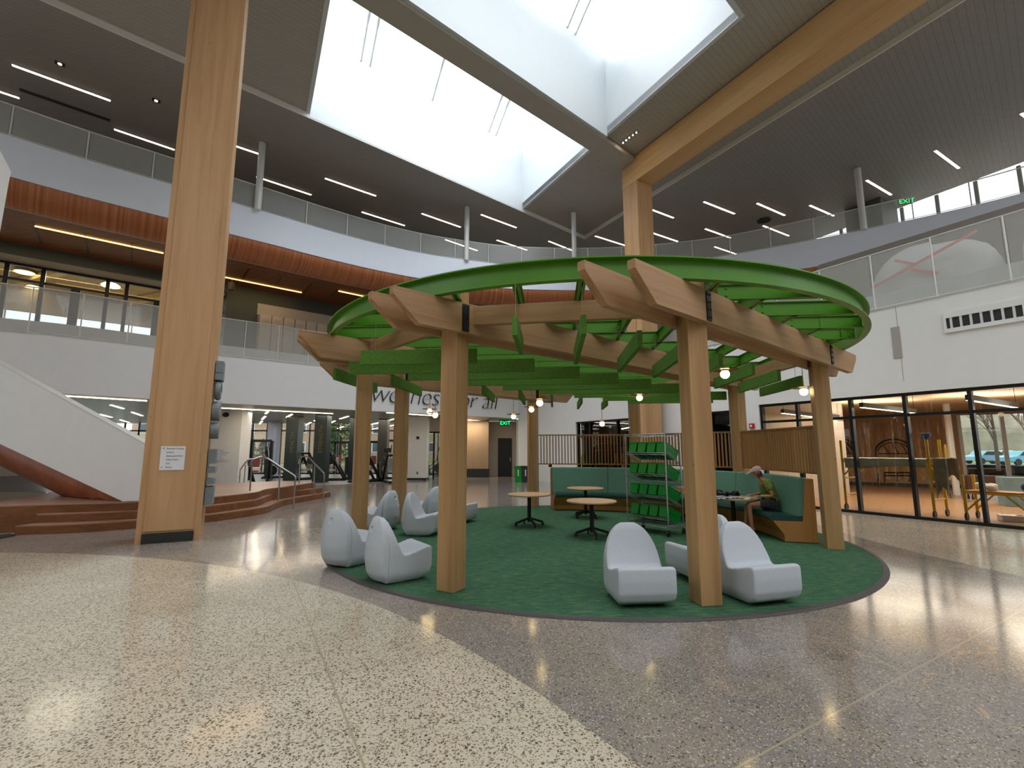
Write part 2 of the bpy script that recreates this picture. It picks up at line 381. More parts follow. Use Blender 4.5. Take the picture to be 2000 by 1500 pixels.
s = MB(); s.sweep(L3, [(0, 8.86), (.2, 8.86), (.2, 10), (0, 10)]); struct(s.build('wall_fascia_upper', plain('pale_blue_fascia', '#e4ebf8', .5, var=.01)), 'pale curved fascia below the third level balcony')  # upper fascia tinted pale blue, lower one left near white
prof = [(.03 + .75 * (1 - math.cos(t)), 8.855 - .58 * math.sin(t)) for t in [i * PI / 20 for i in range(11)]] + [(.8, 8.855)]
def stripes():
    m, nt, b = nodes('red_brown_bent_panel'); L = nt.links
    a = nt.nodes.new('ShaderNodeAttribute'); a.attribute_name = 'run'
    ml = N(nt, 'ShaderNodeMath', op='MULTIPLY'); L.new(a.outputs['Fac'], ml.inputs[0]); ml.inputs[1].default_value = 9.0
    n = N(nt, 'ShaderNodeTexNoise', noise_dimensions='1D', Scale=1.0, Detail=5.0, Roughness=.7); L.new(ml.outputs[0], n.inputs['W'])
    L.new(ramp(nt, n.outputs['Fac'], [(.3, rgb('#92502c')), (.5, rgb('#ad683e')), (.7, rgb('#bd7d54'))]), b.inputs['Base Color'])
    b.inputs['Roughness'].default_value = .35; return m
s = MB(); s.sweep(L3, prof); o = struct(s.build('trim_2', stripes(), smooth=True, angle=60), 'bent red brown wood soffit band under the upper fascia')
at = o.data.attributes.new('run', 'FLOAT', 'POINT'); run = 0; k = len(prof)
for i, p in enumerate(L3):
    if i: run += math.hypot(p[0] - L3[i-1][0], p[1] - L3[i-1][1])
    for j in range(k): at.data[i * k + j].value = run
s = MB(); s.sweep(L3, [(.8, 8.33), (1.0, 8.33), (1.0, 8.8), (.8, 8.8)]); struct(s.build('trim_3', M_greywall), 'grey metal edge strip of the wood ceiling')
s = MB(); s.sweep(L3, [(1.0, 8.35), (5.2, 8.35), (5.2, 8.47), (1.0, 8.47)]); struct(s.build('ceiling_second_level', planks('red_wood_ceiling_boards', '#5a3019', '#8a5230', R(40), .13, .5)))
for j in range(5, len(L3) - 22, 3):       # dark cross joints of the wood ceiling
    pass
s = MB(); s.sweep(L3, [(.2, 9.8), (16, 9.8), (16, 9.95), (.2, 9.95)]); struct(s.build('floor_third_level', M_greywall))
# ------------------------------------------------------------------ roof ceiling with light well
K = Vector((.47, 20.64, 0)); E1 = Vector((math.cos(R(41)), math.sin(R(41)), 0)); E2 = Vector((math.cos(R(-61.3)), math.sin(R(-61.3)), 0))
def ab(a, b, z=0): p = K + E1 * a + E2 * b; return (p.x, p.y, z)
def slab(mb, a0, a1, b0, b1, z0, z1, m=0): mb.prism([ab(a0, b0), ab(a1, b0), ab(a1, b1), ab(a0, b1)], z0, z1, m)
s = MB(); slab(s, -24, 15.3, -30, 0, 12.5, 12.72); slab(s, 4.4, 15.3, 0, 22, 12.5, 12.72); struct(s.build('ceiling', M_ceil), 'grey board ceiling over the third level')
s = MB(); slab(s, 0, 4.4, 0, 21, 12.66, 12.9); slab(s, -9.53, 0, 11.2, 18.5, 12.66, 12.9); slab(s, -24, -9.53, 0, 16, 12.66, 12.9); struct(s.build('ceiling_recess', M_ceil2), 'raised grey ceiling field around the light well')  # unseen part over the viewer left open to let sky light in
s = MB()
for a0, a1, b0, b1 in ((-24, 4.4, -.02, .02), (4.38, 4.42, 0, 19)): slab(s, a0, a1, b0, b1, 12.48, 12.7)
struct(s.build('trim_4', M_white), 'pale reveal between the two ceiling heights')
SH = 15.6
def shaft(b0, b1, nm):
    s = MB(); t = .12
    slab(s, -9.53, 0, b0 - t, b0, 12.52, SH); slab(s, -9.53, 0, b1, b1 + t, 12.62, SH); slab(s, 0, t, b0 - t, b1 + t, 12.64, SH); slab(s, -9.53 - t, -9.53, b0 - t, b1 + t, 12.64, SH)
    struct(s.build(nm, M_shaft))
shaft(.03, 5.03, 'wall_shaft_inner'); shaft(6.02, 11.2, 'wall_shaft_outer')
s = MB(); slab(s, -15, 1.75, 5.15, 5.9, 12.44, 12.6); struct(s.build('beam_light_well', M_greywall), 'grey boxed beam between the two skylights')
# ------------------------------------------------------------------ skylights: curved bars and glazing
def skylight(b0, b1, label):
    c = ab(-4.8, (b0 + b1) / 2, SH); t = thing('window_skylight', label, 'skylight', c); struct(t)
    g = MB(); n = 10; top = []
    for i in range(n + 1):
        q = i / n; top.append((b0 + (b1 - b0) * q, SH + 1.15 * math.sin(PI * q)))
    for i in range(n):
        g.add([ab(-9.53, *top[i]), ab(0, *top[i]), ab(0, *top[i+1]), ab(-9.53, *top[i+1])], [(0, 1, 2, 3)])
    g.build('glazing', G_sky, t)
    for a in (-7.9, -7.55, -4.9, -2.0, -1.6):
        f = MB(); f.tube([ab(a, b, z - .04) for b, z in top], .045, 6); f.build('glazing_bar', M_rail, t)
    f = MB(); f.tube([ab(-9.53, (b0 + b1) / 2, SH + 1.08), ab(0, (b0 + b1) / 2, SH + 1.08)], .07, 6); f.build('ridge_bar', M_rail, t)
skylight(.03, 5.03, 'barrel skylight over the inner light well'); skylight(6.02, 11.2, 'barrel skylight over the outer light well')
# ------------------------------------------------------------------ the long white wall with glazed openings
WA = Vector((8.46, 12.48, 0)); WD = Vector((.517, -.856, 0)).normalized(); WN = Vector((.856, .517, 0)).normalized()   # WN points into the rooms behind
def wp(s_, z, o=0): p = WA + WD * s_ + WN * o; return Vector((p.x, p.y, z))
def wbox(mb, s0, s1, z0, z1, o0, o1, m=0):
    mb.hexa([wp(s0, z0, o0), wp(s1, z0, o0), wp(s1, z0, o1), wp(s0, z0, o1)], [wp(s0, z1, o0), wp(s1, z1, o0), wp(s1, z1, o1), wp(s0, z1, o1)], m)
s = MB()
for a, b, z0 in ((-15.72, -10.75, 0), (-10.75, -6.4, 2.82), (-6.4, -4.6, 0), (-4.6, -2.85, 2.82), (-2.85, -2.02, 0), (-2.02, 14, 2.92), (14, 30, 0)): wbox(s, a, b, z0, 5.03, 0, .3)
struct(s.build('wall_right', M_white), 'long white wall with glazed studio fronts')
s = MB(); wbox(s, -15.7, 30, 5.035, 5.44, .1, .6); struct(s.build('trim_5', M_white))
s = MB()
for a, z0, z1 in ((1.6, 3.2, 5.03), (-14.2, 2.9, 5.0), (4.6, 3, 5.03)): wbox(s, a - .006, a + .006, z0, z1, -.004, .002)
struct(s.build('trim_6', M_greywall), 'fine panel joints in the white wall')
s = MB(); wbox(s, -15.7, 40, 5.3, 5.44, .6, 15); struct(s.build('floor_balcony_right', M_greywall))
s = MB(); wbox(s, -15.7, 40, 5.44, 8.9, 6.2, 6.5); struct(s.build('wall_balcony_right', M_greywall), 'grey beige wall behind the second level balcony')
# base plinth for the wall and inner walls
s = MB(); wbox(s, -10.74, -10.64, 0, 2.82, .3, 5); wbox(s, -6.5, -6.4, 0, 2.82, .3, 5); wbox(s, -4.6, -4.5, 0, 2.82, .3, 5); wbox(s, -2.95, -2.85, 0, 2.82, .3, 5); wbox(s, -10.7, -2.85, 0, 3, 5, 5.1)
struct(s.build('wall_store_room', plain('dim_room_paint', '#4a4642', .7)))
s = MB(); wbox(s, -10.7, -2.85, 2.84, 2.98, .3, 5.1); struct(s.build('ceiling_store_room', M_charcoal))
# ------------------------------------------------------------------ back lobby below the lettering
s = MB(); s.box((-.9, 28.6, 1.6), (5.2, .3, 3.25)); struct(s.build('wall_lobby', M_beige))
s = MB(); s.box((-2.6, 27.9, 1.85), (2.5, .9, 2.75)); struct(s.build('wall_lobby_bay', wood('lobby_beige_panel', ['#a58a6b', '#ad9273', '#b49a7c'], 'z', .6, knots=False)), 'beige projecting wall panel in the rear lobby')
s = MB(); s.box((-2.6, 27.87, .24), (2.52, .98, .48)); struct(s.build('baseboard_lobby', M_charcoal))
s = MB(); s.box((1.0, 27.6, 1.6), (1.5, 2.2, 3.25)); struct(s.build('wall_lobby_end', M_white))
s = MB(); s.box((-.42, 28.42, 1.12), (.82, .08, 2.24)); o = struct(s.build('door_1', M_blackpl), 'dark door in the rear lobby')
h = MB(); h.box((-.1, 28.37, 1.0), (.05, .04, .25)); h.build('door_handle', M_chrome, o)
def pier(u0, u1, y, nm):
    a, b = at_y(u0, 877, y), at_y(u1, 877, y); s = MB(); s.box(((a.x + b.x) / 2, y + .4, 1.64), (b.x - a.x, .8, 3.26)); struct(s.build(nm, M_white))
    s = MB(); s.box(((a.x + b.x) / 2, y + .4, .06), (b.x - a.x + .02, .82, .12)); struct(s.build('baseboard_' + nm.split('_', 1)[1], M_charcoal))
pier(398, 468, 20.6, 'wall_pier_stage'); pier(797, 833, 24.9, 'wall_pier_lobby')
# unseen walls added behind the viewer to cut light from behind
s = MB(); s.box((-1, -9.2, 6.4), (54, .4, 12.8)); struct(s.build('wall_behind_viewer', M_greywall))
s = MB(); s.box((-27, -1, 6.4), (.4, 17, 12.8)); struct(s.build('wall_left_end', M_greywall))
s = MB(); wbox(s, 14, 24, 5.45, 12.8, .4, .8); struct(s.build('wall_right_upper', M_greywall))
# ------------------------------------------------------------------ round pavilion
CP = Vector((1.33, 9.28, 0)); RP = 4.18; AX = R(41)
pe = Vector((math.cos(AX), math.sin(AX), 0)); pn = Vector((pe.y, -pe.x, 0))
pa = Vector((math.cos(R(-5)), math.sin(R(-5)), 0)); pb = Vector((-pa.y, pa.x, 0))
def pol(deg, r=RP, z=0): return Vector((CP.x + r * math.cos(R(deg)), CP.y + r * math.sin(R(deg)), z))
rug = thing('round_rug', 'large round green carpet with a dark rim beneath the pavilion', 'rug', (1.32, 9.22, 0))
s = MB(); s.lathe([(0, .003), (4.48, .003), (4.48, .018), (0, .018)], (1.32, 9.22, 0), 160); s.build('carpet', M_carpet, rug)
s = MB(); n = 160
ring = [(4.481, .003), (4.55, .003), (4.535, .02), (4.481, .021)]
for j in range(n):
    t = 2 * PI * j / n
    s.v += [(1.32 + r * math.cos(t), 9.22 + r * math.sin(t), z) for r, z in ring]
for j in range(n):
    for i in range(4): s.f.append((j * 4 + i, j * 4 + (i + 1) % 4, (j + 1) % n * 4 + (i + 1) % 4, (j + 1) % n * 4 + i)); s.m.append(0)
props(s.build('rim', plain('dark_rubber_edge', '#4a4745', .7), rug), 'dark rubber rim')
perg = thing('pavilion', 'round timber and green steel pavilion standing over the green carpet', 'pavilion', (CP.x, CP.y, 0))
PD = {'P1': -119.2, 'P2': -80.5, 'P3': -19.6, 'P5': 21.5, 'Pc': 61, 'P4': 100.5, 'P0b': 161, 'P0': -157}
PR = {'P1': 4.15, 'P2': 4.15, 'P3': 4.09, 'P5': 4.11, 'Pc': 4.18, 'P4': 4.18, 'P0b': 4.02, 'P0': 4.07}
def PP(nm): return pol(PD[nm], PR[nm])
for nm, d in PD.items():
    s = MB(); s.box((0, 0, 1.775), (.235, .235, 3.51)); p = PP(nm)
    o = s.build('post', M_post, perg, loc=(p.x, p.y, 0), rz=R(d), local=True, bevel=.004)
ZB, ZT = 2.97, 3.34
for p0, p1 in (('P1', 'P5'), ('P2', 'P3'), ('P0', 'Pc'), ('P0b', 'P4')):
    A, B = PP(p0), PP(p1); d = (B - A).normalized(); nn = Vector((d.y, -d.x, 0)); ang = math.atan2(d.y, d.x)
    for sd in (1, -1):
        c = (A + B) / 2 + nn * (.165 * sd); off = (c - CP); pr = off.dot(d); pp = off.dot(nn); half = math.sqrt(5.1 ** 2 - pp ** 2)
        x0, x1 = -half - pr, half - pr; h = ZT - ZB; ch = .33
        prof = [(x0, h), (x0, h - .09), (x0 + ch, 0), (x1 - ch, 0), (x1, h - .09), (x1, h)]
        s = MB(); s.extr([(x, -.045, z) for x, z in prof], (0, .09, 0))
        s.build('beam', M_beam, perg, loc=(c.x, c.y, ZB), rz=ang, local=True, bevel=.004)
        for P in (A, B):
            q = P + nn * (sd * .217); s = MB(); s.box((0, 0, .165), (.095, .012, .33))
            for i in range(4):
                for x in (-.024, .024): s.ball((x, -.008 * sd if False else (.008 if sd < 0 else -.008), .035 + i * .087), .011, 8)
            s.build('bracket', M_black, perg, loc=(q.x, q.y, ZB + .015), rz=ang, local=True)
GIRT = []
for p0, p1 in (('P1', 'P2'), ('P0', 'P1'), ('P3', 'P5'), ('P5', 'Pc'), ('Pc', 'P4'), ('P0b', 'P0')):
    A, B = PP(p0), PP(p1); GIRT.append((A, B)); d = (B - A).normalized(); c = (A + B) / 2; l = (B - A).length - .2
    s = MB(); s.box((0, 0, .115), (l, .09, .23)); s.build('girt', M_beam, perg, loc=(c.x, c.y, 3.09), rz=math.atan2(d.y, d.x), local=True, bevel=.004)
# ring channel
RC = (1.33, 9.38); RR = 4.72; s = MB(); n = 180
sec = [(-.012, 0), (.075, 0), (.075, .014), (0, .014), (0, .226), (.075, .226), (.075, .24), (-.012, .24)]
for j in range(n):
    t = 2 * PI * j / n
    s.v += [(RC[0] + (RR - .075 + r) * math.cos(t), RC[1] + (RR - .075 + r) * math.sin(t), ZT + .002 + z) for r, z in sec]
k = len(sec)
for j in range(n):
    for i in range(k): s.f.append((j * k + i, j * k + (i + 1) % k, (j + 1) % n * k + (i + 1) % k, (j + 1) % n * k + i)); s.m.append(0)
s.build('ring', M_steel, perg, smooth=True, angle=30)
def joist(p0, p1):
    d = (p1 - p0).normalized(); l = (p1 - p0).length; c = (p0 + p1) / 2; s = MB(); h = .19
    s.box((0, 0, h / 2), (l, .012, h)); s.box((0, 0, .006), (l, .075, .012)); s.box((0, 0, h - .006), (l, .075, .012))
    for x in (-l / 2 + .1, l / 2 - .1):
        for z in (.05, .14):
            for y in (-.012, .012): s.ball((x, y, z), .014, 6)
    s.build('joist', M_steel, perg, loc=(c.x, c.y, ZT + .012), rz=math.atan2(d.y, d.x), local=True)
def clip(axis, k, n0, n1, rmax, c=CP):
    """the piece of a line of the herringbone (axis 'a' runs along pa at height k along pb) between two pn offsets, inside radius rmax"""
    o = CP + (pb * k if axis == 'a' else pa * k); d = pa if axis == 'a' else pb
    ts = [t * .01 for t in range(-520, 521)]
    ok = [t for t in ts if n0 <= (o + d * t - CP).dot(pn) <= n1 and (Vector((*RC, 0)) - (o + d * t)).length <= rmax]
    if len(ok) < 40: return None
    return o + d * ok[0], o + d * ok[-1]
Bk = [-.91 + .72 * i for i in range(-6, 9)]; Ak = [-3.72 + .757 * i for i in range(0, 12)]
for axis, ks, n0, n1 in (('a', Ak, 3.62, 9), ('b', Bk, 1.45, 4.0), ('a', Ak[1:], -1.95, 1.95), ('b', Bk, -4.0, -1.45), ('a', Ak, -9, -3.62)):
    for kk in ks:
        q = clip(axis, kk, n0, n1, RR - .1)
        if q: joist(*q)
# conduits on the rear posts
for nm, da in (('P3', -1.95), ('P5', -1.95), ('Pc', -1.95), ('P4', 1.95)):
    q = pol(PD[nm] - da * 1.0, PR[nm] - .1); s = MB(); s.tube([(q.x, q.y, .03), (q.x, q.y, 2.96)], .016, 8); s.build('conduit', M_galv, perg)
# hanging felt baffles
def clear_of_timber(w):
    for A, B in GIRT:
        e = (B - A).normalized(); t_ = (w - A).dot(e)
        if -.1 < t_ < (B - A).length + .1 and abs((w - A).dot(Vector((-e.y, e.x, 0)))) < .09: return False
    return all(abs((w - CP).dot(pn) - k) > .27 for k in (3.56, 1.4, -1.42, -3.55))
def baffle(q, label):
    p0, p1 = q; d = (p1 - p0).normalized(); l = (p1 - p0).length; c = (p0 + p1) / 2
    t = thing('felt_baffle', label, 'acoustic baffle', (c.x, c.y, 2.75), 'green felt baffles hung under the pavilion')
    s = MB(); s.box((0, 0, .1), (l, .055, .2)); s.build('board', M_felt, t, loc=(c.x, c.y, 2.75), rz=math.atan2(d.y, d.x), local=True, bevel=.004)
    for f in (.12, .88):
        f = next((g for g in [f + k * .01 * (1 if f < .5 else -1) for k in range(0, 30)] if clear_of_timber(p0 + d * (l * g))), f)
        w = p0 + d * (l * f); s = MB(); s.tube([(w.x, w.y, 2.945), (w.x, w.y, 3.345)], .003, 5); s.build('wire', M_galv, t)
ai = [-3.12, -2.34, -1.6, -.85, -.1, .65, 1.42, 2.17, 2.92]
for i, kk in enumerate(ai):
    q = clip('a', kk, -1.02, 1.06, 4.5)
    if i == 0: q = (CP + pa * -3.16 + pb * kk, q[1])
    baffle(q, f'long crosswise green felt baffle in the middle bay, {ORD[i]} nearest row')
bi = [-.9, -.2, .48, 1.13, 1.85, 2.6, 3.33, 4.07]
for i, kk in enumerate(bi):
    q = clip('b', kk, 1.87, 3.1, 4.85)
    baffle(q, f'short lengthwise green felt baffle behind the front beam, {ORD[i]} from the left')
ci = [-4.16, -3.43, -1.99, -1.27, -.55, .2, .92]
for i, kk in enumerate(ci):
    q = clip('b', kk, -3.05, -1.73, 4.8)
    baffle(q, f'short lengthwise green felt baffle in the rear bay, {ORD[i]} from the left')
# pendants: globe, disc, rod, cord
for u, v, y, lab in ((1416, 731, 7.0, 'brass globe pendant lamp beside the nearest front post, the largest showing'), (1249, 777, 10.2, 'brass globe pendant lamp above the wire rack of green bins'), (1054, 787, 9.4, 'brass globe pendant lamp above the round tables, the lower-hanging of two'), (1038, 800, 12.0, 'brass globe pendant lamp in front of the rear post with the conduit'), (850, 811, 11.0, 'brass globe pendant lamp left of the front timber post, the lower of a pair'), (839, 804, 12.3, 'brass globe pendant lamp left of the front timber post, the higher of a pair'), (1003, 814, 12.85, 'brass globe pendant lamp near the green exit sign'), (1176, 828, 12.8, 'brass globe pendant lamp hanging low before the dark store window'), (1570, 765, 8.0, 'brass globe pendant lamp beside the post at the bench end')):
    p = at_y(u, v, y)
    for k in range(12):
        if clear_of_timber(Vector((p.x, p.y, 0))): break
        y += .06; p = at_y(u, v, y)
    t = thing('pendant_lamp', lab, 'pendant lamp', (p.x, p.y, p.z), 'globe pendants under the pavilion')
    s = MB(); s.ball(p, .066, 20); s.build('globe', E_globe, t, smooth=True, angle=80)
    s = MB(); s.lathe([(.052, .05), (.055, .062), (.03, .085), (.012, .1), (.012, .11)], p, 16); s.build('holder', M_brass, t, smooth=True)
    s = MB(); s.lathe([(.02, .066), (.19, .064), (.195, .069), (.19, .074), (.02, .076)], p, 32); s.build('disc', M_disc, t, smooth=True)
    s = MB(); s.tube([(p.x, p.y, p.z + .1), (p.x, p.y, p.z + .36)], .007, 8); s.build('rod', M_brass, t)
    s = MB(); s.tube([(p.x, p.y, p.z + .36), (p.x, p.y, 3.345)], .0035, 6); s.build('cord', M_blackpl, t)
# ------------------------------------------------------------------ curved bench
bench = thing('curved_bench', 'curved green upholstered bench with oak base along the rear of the pavilion', 'bench', (CP.x, CP.y, 0))
def arcsweep(prof, d0, d1, n=24):
    s = MB(); k = len(prof)
    for j in range(n + 1):
        t = R(d0 + (d1 - d0) * j / n); s.v += [(CP.x + r * math.cos(t), CP.y + r * math.sin(t), z) for r, z in prof]
    for j in range(n):
        for i in range(k): s.f.append((j * k + i, j * k + (i + 1) % k, (j + 1) * k + (i + 1) % k, (j + 1) * k + i)); s.m.append(0)
    s.f.append(tuple(range(k))[::-1]); s.m.append(0); s.f.append(tuple(n * k + i for i in range(k))); s.m.append(0); return s
D0, D1 = -14.6, 94
arcsweep([(3.46, .03), (3.98, .03), (3.98, .14), (3.46, .14)], D0, D1, 60).build('plinth', M_bench, bench)
arcsweep([(3.46, .141), (3.97, .141), (3.97, 1.09), (3.84, 1.09), (3.76, .37), (3.3, .37)], D0, D1, 60).build('base', M_bench, bench)
cuts = [D0 + .25, 19, 47, 71, D1 - .25]
for a, b in zip(cuts, cuts[1:]):
    arcsweep([(3.25, .4), (3.27, .373), (3.755, .373), (3.765, .455), (3.3, .47), (3.26, .45)], a + .08, b - .08).build('seat_cushion', M_vinyl, bench, smooth=True, angle=35)
    arcsweep([(3.67, .46), (3.77, .46), (3.845, 1.08), (3.83, 1.11), (3.79, 1.11), (3.765, 1.09)], a + .08, b - .08).build('back_cushion', M_uphol, bench, smooth=True, angle=35)
# ------------------------------------------------------------------ slat screens above the bench
for p0, p1, lab in (('P4', 'Pc', 'oak slat screen above the bench in front of the white wall and store room'), ('Pc', 'P5', 'oak slat screen above the bench behind the wire rack'), ('P5', 'P3', 'oak slat screen above the bench behind the seated person')):
    A, B = PP(p0), PP(p1); d = (B - A).normalized(); c = (A + B) / 2; L_ = (B - A).length - .29; t = thing('slat_screen', lab, 'screen', (c.x, c.y, 1.16), 'oak slat screens'); rz = math.atan2(d.y, d.x)
    for z, nm in ((1.985, 'top_rail'), (1.19, 'bottom_rail')):
        s = MB(); s.box((0, 0, z - 1.16), (L_, .05, .03)); s.build(nm, M_screen, t, loc=(c.x, c.y, 1.16), rz=rz, local=True)
    s = MB(); n = int(L_ / .084)
    for i in range(n + 1): s.box((-L_ / 2 + .014 + (L_ - .028) * i / n, 0, .428), (.026, .038, .764))
    s.build('slat_field', M_screen, t, loc=(c.x, c.y, 1.16), rz=rz, local=True)
    for f in (-.36, .3):
        s = MB(); s.box((L_ * f, 0, -.02), (.09, .05, .07)); s.build('mounting_block', M_blackpl, t, loc=(c.x, c.y, 1.16), rz=rz, local=True)
# ------------------------------------------------------------------ lounge chairs
def eval_mesh(o):
    dg = bpy.context.evaluated_depsgraph_get(); dg.update()
    return bpy.data.meshes.new_from_object(o.evaluated_get(dg))
def chair_mesh():
    P = [(-.30, .03), (-.355, .11), (-.385, .26), (-.375, .44), (-.335, .62), (-.295, .72), (-.25, .765), (-.205, .755), (-.17, .70), (-.08, .475), (-.02, .345), (.02, .325), (.15, .35), (.30, .392), (.365, .405), (.39, .39), (.402, .27), (.395, .15), (.36, .07), (.24, .015), (0, 0), (-.18, .005)]
    s = MB(); s.extr([(x, -.34, z) for x, z in P], (0, .68, 0)); o = s.build('tmp', [], loc=(0, 0, 0), local=True)
    m = o.modifiers.new('r', 'REMESH'); m.mode = 'VOXEL'; m.voxel_size = .017
    m = o.modifiers.new('s', 'SMOOTH'); m.factor = .5; m.iterations = 4
    me = eval_mesh(o); bpy.data.objects.remove(o)
    for v in me.vertices:
        x, y, z = v.co
        w = 1.0
        if z > .3: w = max(.03, 1 - min(1, (z - .3) / .475) ** 2.3) ** .5
        if z < .14: w = 1 - .22 * ((.14 - z) / .14) ** 2
        if x < -.1: w *= 1 - .10 * min(1, (-.1 - x) / .28) ** 2
        v.co.y = y * w * .88; v.co.x *= .93
        if x < -.2: v.co.x += .16 * (abs(v.co.y) / .34) ** 2 * (1 if x < -.3 else (-.2 - x) / .1)
    o = bpy.data.objects.new('tmp', me); C.objects.link(o)
    c = MB(); c.ball((-.345, 0, .625), .062, 20, sc=(1.0, 1, .8)); co = c.build('cut', [], loc=(0, 0, 0), local=True)
    b = o.modifiers.new('b', 'BOOLEAN'); b.object = co; b.operation = 'DIFFERENCE'; b.solver = 'EXACT'
    m2 = eval_mesh(o); bpy.data.objects.remove(o); bpy.data.objects.remove(co)
    m2.materials.clear(); m2.materials.append(M_chair)
    m2.polygons.foreach_set('material_index', [0] * len(m2.polygons))
    for p in m2.polygons: p.use_smooth = True
    m2.name = 'lounge_chair'; return m2
CM = chair_mesh()
CH = [(-2.3, 6.9, 58, 'pale grey lounge chair at the left carpet edge, turned away, grip hole showing'), (-1.46, 6.12, 36, 'pale grey lounge chair left of the front post, back and grip hole turned to us'),
      (-2.62, 9.75, 165, 'pale grey lounge chair side-on between two left posts, facing off the carpet'), (-1.72, 9.2, -8, 'pale grey lounge chair side-on facing the tables, half behind the front post'),
      (-1.8, 10.85, 140, 'pale grey lounge chair peeking out behind the side-on chairs, grip hole showing'), (-1.22, 10.75, -25, 'pale grey lounge chair mostly hidden by the front post, farthest of the left ones'),
      (1.32, 5.3, -85, 'pale grey lounge chair facing us at the front edge of the carpet'), (2.4, 6.15, 195, 'pale grey lounge chair half hidden behind the big front post, seat pointing left'),
      (2.6, 5.38, -74, 'pale grey lounge chair right of the big front post, turned slightly right')]
for x, y, a, lab in CH:
    o = bpy.data.objects.new('lounge_chair', CM); C.objects.link(o); o.location = (x, y, .019); o.rotation_euler = (0, 0, R(a)); WL[o.name] = Vector((x, y, .02))
    props(o, lab, 'chair', 'moulded lounge chairs on the carpet')
# ------------------------------------------------------------------ round tables
def table(x, y, r, z, rz, lab, base=.3):
    t = thing('round_table', lab, 'table', (x, y, .019), 'small round tables on castors')
    s = MB(); s.lathe([(0, z - .03), (r - .01, z - .03), (r, z - .02), (r, z - .005), (r - .005, z), (0, z)], (x, y, 0), 48); s.build('top', M_tabletop, t, smooth=True, angle=30)
    s = MB(); s.lathe([(.16, z - .036), (.16, z - .031)], (x, y, 0), 16); s.lathe([(.04, .1), (.04, z - .034)], (x, y, 0), 16); s.build('column', M_black, t, smooth=True, angle=40)
    for k in range(4):
        a = rz + k * PI / 2; c_, s_ = math.cos(a), math.sin(a)
        s = MB(); s.bar((x + .03 * c_, y + .03 * s_, .17), (x + base * c_, y + base * s_, .09), .035, .045); lg = s.build('leg', M_black, t, bevel=.004)
        s = MB(); q = (x + base * c_, y + base * s_); s.lathe([(.016, .05), (.016, .1)], (q[0], q[1], 0), 8)
        s.tube([(q[0] - .012 * s_, q[1] + .012 * c_, .05), (q[0] + .012 * s_, q[1] - .012 * c_, .05)], .03, 12); s.build('castor', M_blackpl, lg, smooth=True, angle=40)
    return t
table(.36, 10.15, .45, .67, R(20), 'round pale-topped table on black castor base, standing nearest the bench end')
table(1.46, 8.92, .455, .665, R(5), 'round pale-topped table on black castor base, front one in the middle of the carpet')
table(1.72, 11.35, .43, .7, R(40), 'round pale-topped table close in front of the bench, behind the middle table')
table(4.32, 9.5, .47, .665, R(30), 'round pale-topped table holding black and white shoes in front of the seated person')
table(3.95, 10.85, .45, .665, R(10), 'round pale-topped table half hidden behind the front post')
# ------------------------------------------------------------------ wire rack and bins
rl = Vector((2.28, 9.6, 0)); rw = Vector((math.cos(R(-51)), math.sin(R(-51)), 0)); rd = Vector((-rw.y, rw.x, 0)); RWD, RDP = .9, .5
rack = thing('wire_rack', 'chrome wire shelving rack on castors holding tilted green bins', 'shelving rack', tuple(rl + rw * .45 + rd * .25 + Vector((0, 0, .019))))
def rp(x, y, z): q = rl + rw * x + rd * y; return Vector((q.x, q.y, z))
for x, y in ((0, 0), (RWD, 0), (RWD, RDP), (0, RDP)):
    s = MB(); s.tube([rp(x, y, .13), rp(x, y, 1.9)], .0125, 8); s.build('upright', M_chrome, rack, smooth=True)
    s = MB(); s.lathe([(.02, .11), (.02, .13)], rp(x, y, 0), 10); s.tube([rp(x - .014, y, .065), rp(x + .014, y, .065)], .045, 14); s.bar(rp(x, y + .02, .06), rp(x, y, .12), .04, .012); s.build('castor', M_blackpl, rack, smooth=True, angle=40)
def wshelf(z0, z1, nm):
    s = MB(); f = lambda x, y: rp(x, y, z0 + (z1 - z0) * y / RDP)
    for y in (0, RDP):
        for dz in (0, -.035): s.tube([f(0, y) + Vector((0, 0, dz)), f(RWD, y) + Vector((0, 0, dz))], .004, 5)
        zz = [f(RWD * i / 30, y) + Vector((0, 0, -.035 * (i % 2))) for i in range(31)]; s.tube(zz, .003, 4)
    for x in (0, RWD):
        for dz in (0, -.035): s.tube([f(x, 0) + Vector((0, 0, dz)), f(x, RDP) + Vector((0, 0, dz))], .004, 5)
        zz = [f(x, RDP * i / 16) + Vector((0, 0, -.035 * (i % 2))) for i in range(17)]; s.tube(zz, .003, 4)
    for i in range(1, 30): s.tube([f(RWD * i / 30, 0), f(RWD * i / 30, RDP)], .0022, 4)
    s.build(nm, M_chrome, rack)
wshelf(1.885, 1.885, 'top_shelf'); wshelf(.2, .2, 'bottom_shelf')
SHZ = [1.53, 1.13, .73, .34]; DROP = .2
